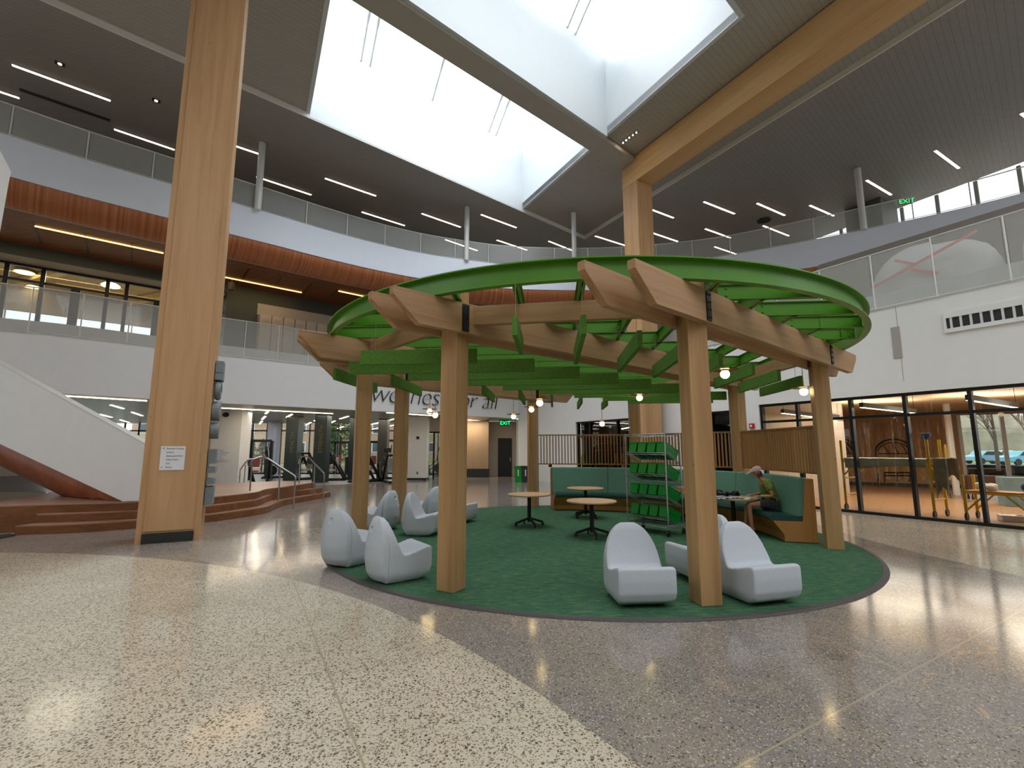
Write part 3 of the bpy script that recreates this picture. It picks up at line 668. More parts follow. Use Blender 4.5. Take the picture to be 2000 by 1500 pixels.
def bin_mesh():
    s = MB(); w, l, h, t = .184, .46, .2, .006
    def wall(a, b, c, d): s.add([a, b, c, d], [(0, 1, 2, 3)])
    o0 = [(-w/2 + .01, 0), (w/2 - .01, 0), (w/2 - .01, l - .03), (-w/2 + .01, l - .03)]; o1 = [(-w/2, -.012), (w/2, -.012), (w/2, l), (-w/2, l)]
    b = len(s.v)
    outer0 = [(x, y, 0) for x, y in o0]; outer1 = [(x, y, h) for x, y in o1]
    in1 = [(x * .94, .006 + (y - l/2) * .97 + l/2, h) for x, y in o1]; in0 = [(x * .92, (y - l/2) * .95 + l/2, .012) for x, y in o0]
    s.v += outer0 + outer1 + in1 + in0
    for k in range(3):
        for i in range(4): s.f.append((b + k*4 + i, b + k*4 + (i+1) % 4, b + k*4 + 4 + (i+1) % 4, b + k*4 + 4 + i)); s.m.append(0)
    s.f.append((b + 3, b + 2, b + 1, b)); s.m.append(0); s.f.append((b + 12, b + 13, b + 14, b + 15)); s.m.append(0)
    for sx in (-1, 1):
        for z in (.1, .14): s.box((sx * (w / 2 - .003), l * .45, z), (.014, l * .6, .018))
        s.box((sx * (w / 2 + .002), l / 2 - .006, h - .008), (.012, l, .016))
    s.box((0, -.012, h - .008), (w, .012, .016))
    o = s.build('tmp', M_bin, loc=(0, 0, 0), local=True); me = o.data; bpy.data.objects.remove(o); me.name = 'green_bin'; return me
BM = bin_mesh(); tilt = math.atan2(DROP, RDP)
for k, z in enumerate(SHZ):
    wshelf(z, z - DROP, 'tilted_shelf')
    for i in range(4):
        p = rp(.13 + i * .213, .03, z + .016)
        o = bpy.data.objects.new('storage_bin', BM); C.objects.link(o)
        o.matrix_world = Matrix.Translation(p) @ Matrix.Rotation(R(-51), 4, 'Z') @ Matrix.Rotation(-tilt, 4, 'X'); WL[o.name] = p
        props(o, f'green storage bin, {ORD[i]} from the left on the {("top", "second", "third", "lowest")[k]} tilted rack shelf', 'bin', 'green bins on the wire rack')
# ------------------------------------------------------------------ things on the tables
tray = MB(); z = .666
tc = Vector((4.25, 9.42, z))
def tl(x, y, zz=0): return (tc.x + x, tc.y + y, tc.z + zz)
for cx, cy, a, lab in ((-.22, -.16, 20, 'white paper sheet under the black shoes, hanging to the table rim'), (.12, -.2, -25, 'white paper sheet under the shoes beside the seated hands')):
    s = MB(); n = 8
    for i in range(n + 1):
        for j in range(3):
            x, y = -.2 + .4 * i / n, -.11 + .11 * j; c_, s_ = math.cos(R(a)), math.sin(R(a)); zz = .003 + .018 * max(0, math.sin(i * 1.9 + j))
            s.v.append(tl(cx + x * c_ - y * s_, cy + x * s_ + y * c_, zz))
    for i in range(n):
        for j in range(2): b = i * 3 + j; s.f.append((b, b + 3, b + 4, b + 1)); s.m.append(0)
    props(s.build('paper_sheet', M_sign), lab, 'paper', 'paper under the shoes')
def shoe(x, y, a, lab):
    t = thing('shoe', lab, 'shoe', tl(x, y, .03), 'black and white shoes on the table')
    c_, s_ = math.cos(R(a)), math.sin(R(a)); K_ = 1.18
    w = lambda px, py, pz: tl(x + K_ * (px * c_ - py * s_), y + K_ * (px * s_ + py * c_), K_ * pz + .024)
    s = MB(); out = [(-.13, .035), (-.05, .03), (.05, .042), (.11, .036), (.14, 0), (.11, -.036), (.05, -.042), (-.05, -.03), (-.13, -.035), (-.145, 0)]
    s.hexa([w(px, py, 0) for px, py in out], [w(px, py, .022) for px, py in out]); s.build('sole', M_sign, t)
    s = MB(); secs = [(-.135, .02, .07), (-.1, .032, .085), (-.03, .034, .075), (.04, .038, .055), (.1, .032, .038), (.132, .014, .03)]; b = 0
    for px, hw, hh in secs:
        for k in range(8): q = PI * k / 7; s.v.append(w(px, hw * math.cos(q), .023 + hh * math.sin(q)))
    for i in range(5):
        for k in range(7): s.f.append((i * 8 + k, i * 8 + k + 1, i * 8 + 9 + k, i * 8 + 8 + k)); s.m.append(0)
    s.build('upper', M_blackpl, t, smooth=True, angle=70)
    s = MB()
    for px in (.0, .03, .06): s.tube([w(px, -.03, .07 - px * .3), w(px, 0, .09 - px * .4), w(px, .03, .07 - px * .3)], .004, 5)
    s.build('lace', M_sign, t)
for i, (x, y, a) in enumerate(((-.28, -.1, 30), (-.16, -.17, 75), (-.03, -.1, 110), (.09, -.12, 60), (-.1, .12, 10))):
    shoe(x, y, a, f'black shoe with white sole on the table, {ORD[i]} from the left' if i < 4 else 'black shoe with white sole lying behind the other shoes on the table')
s = MB(); p = Vector((3.72, 10.6, .666)); s.box((p.x, p.y, p.z + .055), (.2, .16, .1), .4); s.box((p.x, p.y, p.z + .108), (.21, .17, .01), .4)
props(s.build('cardboard_box', plain('brown_card', '#b98f66', .8)), 'small brown cardboard box on the half-hidden table', 'box')
# ------------------------------------------------------------------ balcony guards
def guard(curve, z0, z1, step, lab, zf=None, name='balcony_guard', far=False):
    P = resample(curve, step); mid = P[len(P) // 2]; t = thing(name, lab, 'guard rail', (mid[0], mid[1], z0))
    for z, nm, r in ((z1, 'top_rail', .02), (z0 + .02, 'bottom_rail', .014)):
        s = MB(); s.tube([(x, y, z) for x, y in curve], r, 6); s.build(nm, M_rail, t)
    for x, y in P:
        s = MB(); s.tube([(x, y, z0), (x, y, z1)], .022, 6); s.build('guard_post', M_rail, t)
    Q = list(P)
    for (x0, y0), (x1, y1) in zip(Q, Q[1:]):
        s = MB(); d = Vector((x1 - x0, y1 - y0, 0)); l = d.length; d.normalize(); s.bar(Vector((x0, y0, (z0 + z1) / 2 + .01)) + d * .035, Vector((x1, y1, (z0 + z1) / 2 + .01)) - d * .035, .006, z1 - z0 - .06); s.build('mesh_panel', V_mesh, t)
guard(offset(L2, -.03), 5.03, 6.45, 1.16, 'white mesh guard along the second level balcony with doors and lockers')
guard(offset(L3, .03), 10.02, 10.9, 1.55, 'white mesh guard along the curved third level balcony')
guard([tuple(wp(s_, 0, -.03)[:2]) for s_ in (-15.6, -8, 0, 6, 14)], 5.03, 6.45, 1.2, 'white mesh guard on top of the long white wall')
# ------------------------------------------------------------------ slim columns of the third level
for u, v, lab in ((503, 407, 'slim white column just right of the big timber column on the third level'), (911, 507, 'slim white column at the middle of the third level balcony'), (1122, 516, 'slim white column left of the timber portal on the third level'), (1687, 447, 'slim grey column near the exit sign on the third level')):
    p = at_z(u, v, 10.0); s = MB(); s.tube([(p.x, p.y, 9.96), (p.x, p.y, 12.49)], .11, 16); o = s.build('slim_column', M_rail, smooth=True); props(o, lab, 'column', 'slim columns on the third level')
# ------------------------------------------------------------------ ceiling light bars and spots
LB = [((22, 125), (217, 196)), ((-60, 158), (39, 191)), ((222, 251), (342, 292)), ((400, 264), (516, 303)), ((500, 344), (609, 380)), ((634, 347), (735, 382)), ((706, 413), (791, 440)), ((823, 416), (900, 443)), ((939, 418), (1009, 444)), ((869, 467), (933, 489)), ((970, 468), (1030, 488)), ((1071, 470), (1119, 489)),
      ((1162, 460), (1225, 480)), ((1258, 403), (1316, 425)), ((1374, 393), (1435, 417)), ((1478, 396), (1533, 420)), ((1581, 400), (1629, 421)), ((1262, 450), (1324, 471)), ((1377, 446), (1427, 464)), ((1490, 440), (1541, 460)), ((1395, 481), (1442, 497)), ((1692, 351), (1741, 380)), ((1826, 293), (1873, 328)), ((1994, 220), (2040, 255))]
LL = ['longest warm light bar at the top left of the roof ceiling', 'warm light bar at the left edge above the third level guard', 'warm light bar partly behind the big timber column, left of it', 'warm light bar just right of the big timber column', 'warm light bar crossing behind the first slim white column', 'warm light bar below the light well, long and alone', 'warm light bar close above the guard, left of centre', 'warm light bar left of the middle slim column', 'warm light bar right of the middle slim column', 'warm light bar seen through the guard at the middle slim column', 'warm light bar above the guard between the two middle slim columns', 'warm light bar ending at the slim column near the timber portal',
      'warm light bar left of the timber portal column', 'upper warm light bar touching the timber portal column at right', 'upper warm light bar, first free one right of the timber portal', 'upper warm light bar, second free one right of the timber portal', 'upper warm light bar, third free one right of the timber portal', 'lower warm light bar touching the timber portal column at right', 'lower warm light bar right of the timber portal', 'warm light bar crossing the guard post below the ceiling sensor', 'lowest warm light bar seen through the guard right of the portal', 'warm light bar right of the grey slim column', 'bright steep light bar above the exit sign', 'warm light bar cut by the right picture edge']
for (a, b), lab in zip(LB, LL):
    p, q = at_z(*a, 12.5), at_z(*b, 12.5); m = (p + q) / 2; t = thing('ceiling_light_bar', lab, 'ceiling light', (m.x, m.y, 12.47), 'linear lights of the roof ceiling')
    s = MB(); s.bar(p + Vector((0, 0, -.012)), q + Vector((0, 0, -.012)), .1, .02); s.build('housing', M_rail, t)
    s = MB(); d = (q - p).normalized() * .02; s.bar(p + d + Vector((0, 0, -.026)), q - d + Vector((0, 0, -.026)), .075, .008); s.build('diffuser', E_cool, t)
def downlight(p, lab, r=.08):
    t = thing('downlight', lab, 'ceiling spot', p, 'small ceiling spots'); s = MB(); s.box((p[0], p[1], p[2] - .008), (r * 2.6, r * 2, .014), R(41)); s.build('trim_plate', M_blackpl, t); s = MB(); s.lathe([(r * .55, -.025), (r * .55, -.016)], p, 12); s.build('lens', E_spot if r < .08 else E_strip, t)
for i, (u, v) in enumerate(((117, 124), (305, 196))): p = at_z(u, v, 12.5); downlight(tuple(p), f'square downlight left of the big timber column, {ORD[i]} from the left')
for i, (u, v) in enumerate(((1217, 278), (1223, 273), (1229, 268), (1236, 263), (1243, 258))): p = at_z(u, v, 12.66); downlight(tuple(p), f'small bright spot in the cluster beside the portal, {ORD[i]} from the left', .05)
a, b = at_z(38, 174, 12.5), at_z(215, 235, 12.5); s = MB(); s.bar(a + Vector((0, 0, -.01)), b + Vector((0, 0, -.01)), .14, .02); props(s.build('slot_vent', M_charcoal), 'dark slot vent in the ceiling between the light bars at far left', 'vent')
a = at_z(1492, 430, 12.5); s = MB(); s.lathe([(.0, -.04), (.3, -.04), (.34, -.002)], (a.x, a.y, 12.5), 24); props(s.build('ceiling_sensor', M_charcoal), 'round dark ceiling device above the right light bars', 'ceiling device')
# ------------------------------------------------------------------ third level rear
s = MB(); s.sweep(L3[:48], [(15, 9.95), (15.2, 9.95), (15.2, 12.6), (15, 12.6)]); struct(s.build('wall_third_level_rear', wood('third_level_panel', ['#5d4a3a', '#6f5a48', '#7b6653'], 'z', .6, knots=False)))
D3 = Vector((math.cos(R(-59.3)), math.sin(R(-59.3)), 0)); P3 = Vector((16.48, 22.28, 0)); N3 = Vector((-D3.y, D3.x, 0))
def w3(a, z, o=0): p = P3 + D3 * a + N3 * o; return Vector((p.x, p.y, z))
s = MB()
for a0, a1, z0, z1 in ((-9, -1.5, 9.95, 12.6), (-1.5, 22, 9.95, 10.25)): s.hexa([w3(a0, z0), w3(a1, z0), w3(a1, z0, .2), w3(a0, z0, .2)], [w3(a0, z1), w3(a1, z1), w3(a1, z1, .2), w3(a0, z1, .2)])
struct(s.build('wall_third_level_windows', M_greywall))
wt = thing('window_1', 'tall bright window strip at the rear of the third level', 'window', tuple(w3(8, 10.3))); struct(wt)
for i in range(19):
    a = -1.4 + i * 1.25; s = MB(); s.bar(w3(a, 10.25, .1), w3(a, 12.5, .1), .09, .12, up=tuple(D3)); s.build('mullion', M_dark, wt)
s = MB(); s.add([w3(-1.5, 10.25, .15), w3(22, 10.25, .15), w3(22, 12.5, .15), w3(-1.5, 12.5, .15)], [(0, 1, 2, 3)]); s.build('glass_pane', G_clear, wt)
a = on_line(1736, P3, D3); b = on_line(1813, P3, D3); s = MB(); ma = Vector((a.x, a.y, 0)) - N3 * .3; mb_ = Vector((b.x, b.y, 0)) - N3 * .3; d = (mb_ - ma)
s.hexa([(ma.x, ma.y, 9.96), (mb_.x, mb_.y, 9.96), (mb_.x - N3.x * 1.6, mb_.y - N3.y * 1.6, 9.96), (ma.x - N3.x * 1.6, ma.y - N3.y * 1.6, 9.96)], [(ma.x, ma.y, 12.48), (mb_.x, mb_.y, 12.48), (mb_.x - N3.x * 1.6, mb_.y - N3.y * 1.6, 12.48), (ma.x - N3.x * 1.6, ma.y - N3.y * 1.6, 12.48)])
struct(s.build('wall_stair_core', M_dark), 'dark grey core wall before the third level windows')
# text helper
def text_mesh(txt, size, ext=.004, shear=0, off=0):
    cu = bpy.data.curves.new('t', 'FONT'); cu.body = txt; cu.size = size; cu.extrude = ext; cu.shear = shear; cu.offset = off; cu.resolution_u = 3
    o = bpy.data.objects.new('t', cu); C.objects.link(o); me = eval_mesh(o); bpy.data.objects.remove(o); bpy.data.curves.remove(cu); return me
def place_text(me, name, mat, origin, xdir, parent=None, up=Vector((0, 0, 1)), face=None):
    me.materials.clear(); me.materials.append(mat); o = bpy.data.objects.new(name, me); C.objects.link(o)
    x = Vector(xdir).normalized(); n = x.cross(up).normalized()
    M = Matrix(((x.x, up.x, n.x), (x.y, up.y, n.y), (x.z, up.z, n.z))).to_4x4(); M.translation = Vector(origin)
    if parent is not None: o.parent = parent; o.matrix_local = Matrix.Translation(-WL[parent.name]) @ M
    else: o.matrix_world = M
    return o
def exit_sign(c, xdir, lab, h=.2):
    t = thing('exit_sign', lab, 'exit sign', tuple(c)); x = Vector(xdir).normalized(); n = x.cross(Vector((0, 0, 1)))
    s = MB(); s.bar(c - x * h * .9 , c + x * h * .9, .03, h * 1.1); s.build('plate', M_dark, t)
    place_text(text_mesh('EXIT', h * .95, .003), 'lettering', E_exit, c + n * .022 - x * h * .82 - Vector((0, 0, h * .33)), x, t)
c = at_y(1768, 393, (a.y + b.y) / 2 - 2.0); exit_sign(c, (1, -.35, 0), 'green glowing exit sign on the dark core of the third level', .28)
# ------------------------------------------------------------------ timber portals
def wide_column(name, A, dirw, w, dep, z1, lab, panel=True):
    dw = Vector((math.cos(R(dirw)), math.sin(R(dirw)), 0)); dd = Vector((-dw.y, dw.x, 0)); A = Vector((*A, 0)); c = A + dw * (w / 2) + dd * (dep / 2)
    t = thing(name, lab, 'timber column', (c.x, c.y, 0)); s = MB(); s.box((c.x, c.y, z1 / 2), (w, dep, z1), R(dirw)); s.build('shaft', M_col, t)
    return t, dw, dd, A
t, dw, dd, A = wide_column('timber_column', (-6.37, 8.28), 28, .92, .72, 12.6, 'big square timber column at left with a white direction sign')
c = A + dw * .46 - dd * .012
s = MB(); s.box((c.x, c.y, 6.4), (.72, .024, 12.4), R(28)); s.build('face_board', M_col, t, bevel=.004)
c2 = A + dw * .46 - dd * .026; s = MB(); s.box((c2.x, c2.y, .085), (.74, .02, .17), R(28)); s.build('base_plate', M_charcoal, t)
# sign on the column
f0 = A - dd * .026; n0 = -dd
def colface(u, v): r = ray(u, v); t_ = (f0 - EYE).dot(n0) / r.dot(n0); return EYE + r * t_
q = [colface(*p) for p in ((315, 871), (363, 873), (360, 917), (310, 918))]; sx, sz = dw, Vector((0, 0, 1)); cc = sum(q, Vector()) / 4
sw = (q[1] - q[0]).dot(dw); sh = q[0].z - q[3].z
sg = thing('direction_sign', 'white direction sign with six text lines on the big timber column', 'sign', tuple(cc))
s = MB(); s.bar(cc - dw * sw / 2 + n0 * .008, cc + dw * sw / 2 + n0 * .008, .014, sh); s.build('panel', M_sign, sg)
for i, tx in enumerate(('Personal Training', 'Lockers', 'Gymnasium/Pool', 'Table Tennis', 'Turf', 'Fitness')):
    place_text(text_mesh(tx, sh * .085, .001), 'lettering', M_ink, cc + n0 * .017 - dw * sw * .27 + sz * (sh * (.41 - .155 * i) - sh * .035), dw, sg)
for tx, i, rot in (('<', 0, 0), ('^', 5, 0)):
    place_text(text_mesh(tx, sh * .16, .001), 'arrow', M_blue if i == 0 else M_ink, cc + n0 * .017 - dw * sw * .45 + sz * (sh * (.41 - .155 * i) - sh * (.05 if i == 0 else .09)), dw, sg)
# raised grey characters down the side face
side = A + dw * .922; lt = thing('side_lettering', 'raised grey round and square characters down the side of the timber column', 'lettering', tuple(side + dd * .3 + Vector((0, 0, .9))))
def sidebox(z0, z1, kind):
    s = MB(); c = side + dd * .36; zc = (z0 + z1) / 2; h = (z1 - z0)
    if kind == 'o': s.tube([c + dw * .07 + dd * (.2 * math.cos(k * PI / 12)) + Vector((0, 0, zc + h / 2 * .85 * math.sin(k * PI / 12))) for k in range(24)], .055, 8, closed=True)
    elif kind == 'd':
        P = [c + dd * (.2 * math.cos(k * PI / 12)) + Vector((0, 0, zc + h / 2 * math.sin(k * PI / 12))) for k in range(24)]; s.extr([p + dw * .005 for p in P], dw * .13)
    else: s.bar(c - dd * .2 + dw * .075 + Vector((0, 0, zc)), c + dd * .2 + dw * .075 + Vector((0, 0, zc)), .13, h)
    s.build('character', M_greyletter, lt)
for v0, v1, kd in ((708, 730, 'b'), (731, 744, 'b'), (746, 779, 'o'), (784, 822, 'd'), (825, 857, 'd'), (877, 905, 'b'), (912, 923, 'b'), (934, 945, 'b'), (950, 984, 'b')):
    za, zb = at_y(405, v1, 9.05).z, at_y(405, v0, 9.05).z; sidebox(za, zb, kd)
# right portal
B0 = Vector((4.32, 17.28, 0)); dv = Vector((math.cos(R(-62)), math.sin(R(-62)), 0)); du = Vector((math.cos(R(30)), math.sin(R(30)), 0))
pt = thing('timber_portal', 'big timber portal with a post behind the pavilion and a beam overhead', 'timber portal', (5, 17.3, 0))
s = MB(); q = [B0, B0 + dv * .78, B0 + dv * .78 + du * .78, B0 + du * .78]; s.prism([(p.x, p.y) for p in q], 0, 11.62); s.build('shaft', M_col, pt)
c = B0 + dv * 8 + du * .39; s = MB(); s.box((0, 0, 0), (16, .78, .98)); s.build('cross_beam', M_colx, pt, loc=(c.x, c.y, 12.12), rz=R(-62), local=True)
# ------------------------------------------------------------------ stage, handrails, stair
def outline(pts, z): return [tuple(at_z(u, v, z)[:2]) for u, v in pts]
T = {0: (.17, [(30, 1027), (60, 1026), (150, 1023), (262, 1016), (393, 1006), (470, 997), (520, 989), (538, 982), (560, 975), (600, 968), (630, 963), (646, 960)]),
     1: (.34, [(72, 1004), (150, 1002), (262, 997), (395, 989), (470, 980), (505, 975), (524, 968), (545, 962), (590, 957), (630, 952)]),
     2: (.51, [(-60, 991), (0, 988), (130, 984), (267, 980), (394, 972), (440, 968), (500, 961), (520, 955), (560, 950), (600, 944), (616, 941)])}
stage = thing('wooden_stage', 'low oak stage with curved steps left of the pavilion', 'stage', (-7.5, 12.5, 0))
for k, (z, pts) in T.items():
    fr = smoothc(outline(pts, z), 4)
    bk = [(-6.6, 16.1), (-7.9, 16.6), (-9.7, 15.6), (-12.3, 13.4)] if k == 2 else [(-6.5, 15.2), (-7.6, 14.6), (-8.8, 11.5)]
    if k == 1: bk = [(-6.6, 15.4), (-7.7, 14.6), (-9.0, 11.3)]
    if k == 0: bk = [(-6.4, 15.9), (-7.5, 14.8), (-9.0, 11.0)]
    s = MB(); P = fr + bk; s.prism(P, 0.002, z - .02); s.build('riser', M_step, stage)
    s = MB(); s.prism(P, z - .019, z); s.build('tread' if k < 2 else 'stage_floor', M_stagetop, stage)
def handrail(pix, posts, lab, dy=0):
    """pix: rail line pixels on the plane y; posts: (u, v base, v top)"""
    pts = [at_y(u, v, y) for u, v, y in pix]; t = thing('handrail', lab, 'handrail', tuple(pts[len(pts) // 2]), 'steel handrails on the stage steps')
    s = MB(); s.tube(smoothc([tuple(p) for p in pts], 4), .021, 8); s.build('rail', M_chrome, t, smooth=True)
    for (u, vb, vt, y) in posts:
        a, b = at_y(u, vb, y), at_y(u, vt, y); s = MB(); s.tube([a, (a.x, a.y, b.z)], .02, 8); s.build('rail_post', M_chrome, t, smooth=True)
handrail([(488, 912, 12.3), (492, 901, 12.3), (500, 895, 12.3), (518, 893, 12.3), (547, 911, 12.4), (574, 928, 12.5), (577, 934, 12.5), (577, 942, 12.5)], [(488, 959, 905, 12.3), (543, 983, 911, 12.4), (573, 994, 940, 12.5)], 'steel handrail nearest us on the curved stage steps')
handrail([(583, 906, 14.8), (585, 897, 14.8), (591, 892, 14.7), (601, 892, 14.7), (615, 906, 14.6), (630, 921, 14.4), (633, 926, 14.4), (633, 934, 14.4)], [(584, 945, 898, 14.8), (612, 967, 906, 14.6), (631, 979, 930, 14.4)], 'steel handrail at the far end of the stage steps')
handrail([(467, 935, 14.6), (468, 922, 14.6), (471, 915, 14.6), (484, 899, 14.6), (495, 896, 14.6)], [(467, 943, 925, 14.6), (476, 943, 908, 14.6)], 'short steel handrail at the rear of the stage, behind the near one')
# white stair parapet with wooden underside
Q = Vector((-8.2, 10.15, 0)); qd = Vector((-.965, .262, 0)); qn = Vector((-qd.y, qd.x, 0))
if qn.y < 0: qn = -qn
def qpt(u, v): r = ray(u, v); n = Vector((qn.x, qn.y, 0)); t_ = (Q - EYE).dot(n) / r.dot(n); return EYE + r * t_
stair = thing('stair_flight', 'white stair parapet with brown wooden underside rising to the left from the stage', 'stair', tuple(qpt(150, 960)))
lo0, lo1 = qpt(240, 977), qpt(-120, 811); up0, up1 = qpt(300, 877), qpt(-120, 645)
s = MB(); s.extr([(lo0.x, lo0.y, .515), tuple(qpt(275, 977)), tuple(up0), tuple(up1), tuple(lo1)], qn * .14); s.build('parapet', M_white, stair)
s = MB(); s.bar(up0 + qn * .07 + Vector((0, 0, .01)), up1 + qn * .07 + Vector((0, 0, .01)), .17, .03); s.build('coping', M_rail, stair)
lo0 = qpt(236, 976); dl = lo1 - lo0; s = MB(); nn = 9; ns = 24
for i in range(ns + 1):
    p = lo0 + dl * (i / ns)
    for j in range(nn):
        t_ = j / (nn - 1) * PI / 2; w_ = p + qn * (.06 + 1.1 * (1 - math.cos(t_))); s.v.append((w_.x, w_.y, max(.515, p.z - .98 * math.sin(t_))))
for i in range(ns):
    for j in range(nn - 1): s.f.append((i * nn + j, i * nn + j + 1, (i + 1) * nn + j + 1, (i + 1) * nn + j)); s.m.append(0)
s.build('underside', M_copper, stair, smooth=True)
s = MB()
for i in range(14):
    p = lo0 + dl * (i / 14); s.box((p.x + qn.x * .95 , p.y + qn.y * .95, p.z + .45), (dl.length / 14 * .8, 1.5, .16), math.atan2(qd.y, qd.x))
s.build('treads', M_step, stair)
# upper flight parapet end at the left picture edge
pp = [at_y(u, v, 9.4) for u, v in ((-120, 60), (22, 336), (18, 352), (-3, 470), (-120, 470))]; s = MB(); s.extr(pp, (-.6, .45, .1)); props(s.build('upper_stair_parapet', M_white), 'white stair parapet end at the upper left picture edge', 'stair parapet')
# ------------------------------------------------------------------ lettering on the lower fascia
def along(curve, s0):
    acc = 0
    for a, b in zip(curve, curve[1:]):
        l = math.hypot(b[0] - a[0], b[1] - a[1])
        if acc + l >= s0: t_ = (s0 - acc) / l; return Vector((a[0] + (b[0] - a[0]) * t_, a[1] + (b[1] - a[1]) * t_, 0)), Vector(((b[0] - a[0]) / l, (b[1] - a[1]) / l, 0))
        acc += l
def arc_at_u(curve, u):
    best = None; acc = 0
    for a, b in zip(curve, curve[1:]):
        l = math.hypot(b[0] - a[0], b[1] - a[1])
        for k in range(40):
            x, y = a[0] + (b[0] - a[0]) * k / 40, a[1] + (b[1] - a[1]) * k / 40; uu = 1000 + FPX * x / (y * math.cos(PITCH) + 2.2 * math.sin(PITCH))
            if best is None or abs(uu - u) < best[0]: best = (abs(uu - u), acc + l * k / 40)
        acc += l
    return best[1]
s0, s1 = arc_at_u(L2, 718), arc_at_u(L2, 972); p, d = along(L2, s0)
let = thing('wall_lettering', 'outlined script lettering on the white fascia behind the pavilion', 'lettering', (p.x, p.y, 3.7))
full = text_mesh('wellness for all', 1.0, .01); W_ = max(v.co.x for v in full.vertices); scl = (s1 - s0) / (W_ + .15); bpy.data.meshes.remove(full)
x = 0
for ch_i, chh in enumerate('wellness for all'):
    pre = text_mesh('wellness for all'[:ch_i] + '.', 1.0); 
    x0 = max(v.co.x for v in pre.vertices); dot = text_mesh('.', 1.0); x0 -= max(v.co.x for v in dot.vertices)
    if chh == ' ': continue
    p, d = along(L2, s0 + x0 * scl); n = Vector((d.y, -d.x, 0))
    me = text_mesh(chh, scl * 1.12, .02, .22, -.03 * scl)
    place_text(me, 'letter', M_charcoal, p + n * .06 + Vector((0, 0, 3.66)), d, let)
# ------------------------------------------------------------------ second level: dark wall, glazed doors, lockers
DP = Vector((-13.5, 17.3, 0)); DD = Vector((math.cos(R(39.5)), math.sin(R(39.5)), 0)); DN = Vector((-DD.y, DD.x, 0))
def dp(a, z, o=0): q = DP + DD * a + DN * o; return Vector((q.x, q.y, z))
def dbox(mb, a0, a1, z0, z1, o0, o1, m=0): mb.hexa([dp(a0, z0, o0), dp(a1, z0, o0), dp(a1, z0, o1), dp(a0, z0, o1)], [dp(a0, z1, o0), dp(a1, z1, o0), dp(a1, z1, o1), dp(a0, z1, o1)], m)
def a_of(u, o=0): r = on_line(u, DP + DN * o, DD); return (Vector((r.x, r.y, 0)) - DP).dot(DD)
aR = a_of(418)
s = MB(); dbox(s, aR, 26, 5.44, 8.4, 0, .2); dbox(s, -14, aR, 8.0, 8.4, 0, .2); dbox(s, aR, aR + .2, 5.44, 8.0, .2, 1.2); struct(s.build('wall_second_level_dark', M_dark), 'dark grey green wall behind the second level walkway')
s = MB(); dbox(s, -14, aR, 8.0, 8.14, .2, 1.4); struct(s.build('ceiling_door_recess', M_beige))
glz = thing('door_2', 'black framed glazed doors of the second level gym', 'glazed doors', tuple(dp(-2, 5.44, 1.1))); struct(glz)
us = [-40, 37, 108, 172, 212, 278, 345, 418]
s = MB(); dbox(s, -14, aR, 5.44, 7.99, 1.13, 1.14); s.build('glass_pane', G_clear, glz)
s = MB(); dbox(s, -14, aR, 7.92, 7.99, 1.07, 1.2); s.build('head_frame', M_black, glz)
s = MB(); dbox(s, -14, aR, 7.38, 7.46, 1.07, 1.2); s.build('transom', M_black, glz)
for u in us[:-1]:
    a = a_of(u, 1.1); w_ = .13 if u in (108, 278) else .06; s = MB(); dbox(s, a - w_, a + w_, 5.44, 7.95 if w_ < .1 else 7.4, 1.06, 1.2); s.build('stile', M_black, glz)
    if w_ > .1:
        for sd in (-.2, .2): s = MB(); q = dp(a + sd, 6.3, 1.0); s.tube([q + DN * .06, q, q + Vector((0, 0, .35)), q + Vector((0, 0, .35)) + DN * .06], .015, 6); s.build('pull_handle', M_chrome, glz)
# the gym behind the doors
s = MB(); dbox(s, -16, 9, 5.44, 5.7, 8, 8.2); dbox(s, -16, 9, 7.75, 9.75, 8, 8.2); struct(s.build('wall_upper_gym', M_greywall))
s = MB(); dbox(s, -16, 9, 8.9, 9.0, 1.3, 8); struct(s.build('ceiling_upper_gym', plain('warm_board_ceiling', '#a8936c', .7)))
uw = thing('window_2', 'bright gridded window across the upper gym', 'window', tuple(dp(-3, 5.7, 8))); struct(uw)
for i in range(22): s = MB(); dbox(s, -16 + i * 1.1, -15.95 + i * 1.1, 5.7, 7.75, 8.05, 8.12); s.build('mullion', M_greywall, uw)
for z in (6.35, 7.05): s = MB(); dbox(s, -16, 9, z, z + .1, 8.03, 8.13); s.build('window_rail', M_greywall, uw)
for i, (u, v, y) in enumerate(((48, 532, 18.6), (216, 559, 19.2), (62, 560, 20.5))):
    p = at_y(u, v, y); t = thing('high_bay_lamp', f'glowing warm high bay lamp inside the upper gym, {ORD[i]} from the left', 'ceiling lamp', tuple(p), 'high bay lamps'); s = MB(); s.lathe([(.1, .5), (.12, .2), (.32, .03), (.34, 0)][::-1], p, 20); s.build('shade', M_rail, t, smooth=True); s = MB(); s.lathe([(0, -.02), (.3, -.02), (.3, -.005)], p, 20); s.build('lens', E_bay, t)
    s = MB(); s.tube([(p.x, p.y, p.z + .5), (p.x, p.y, 8.89)], .01, 5); s.build('rod', M_rail, t)
for i in range(4): s = MB(); a = -6 + i * 4; s.bar(dp(a, 8.75, 2), dp(a - 3, 8.75, 7.8), .3, .25); struct(s.build('beam_upper_gym', wood('gym_beam', ['#b79a6a', '#c9ad7c', '#d4ba8b'], 'x', .6, knots=False)))
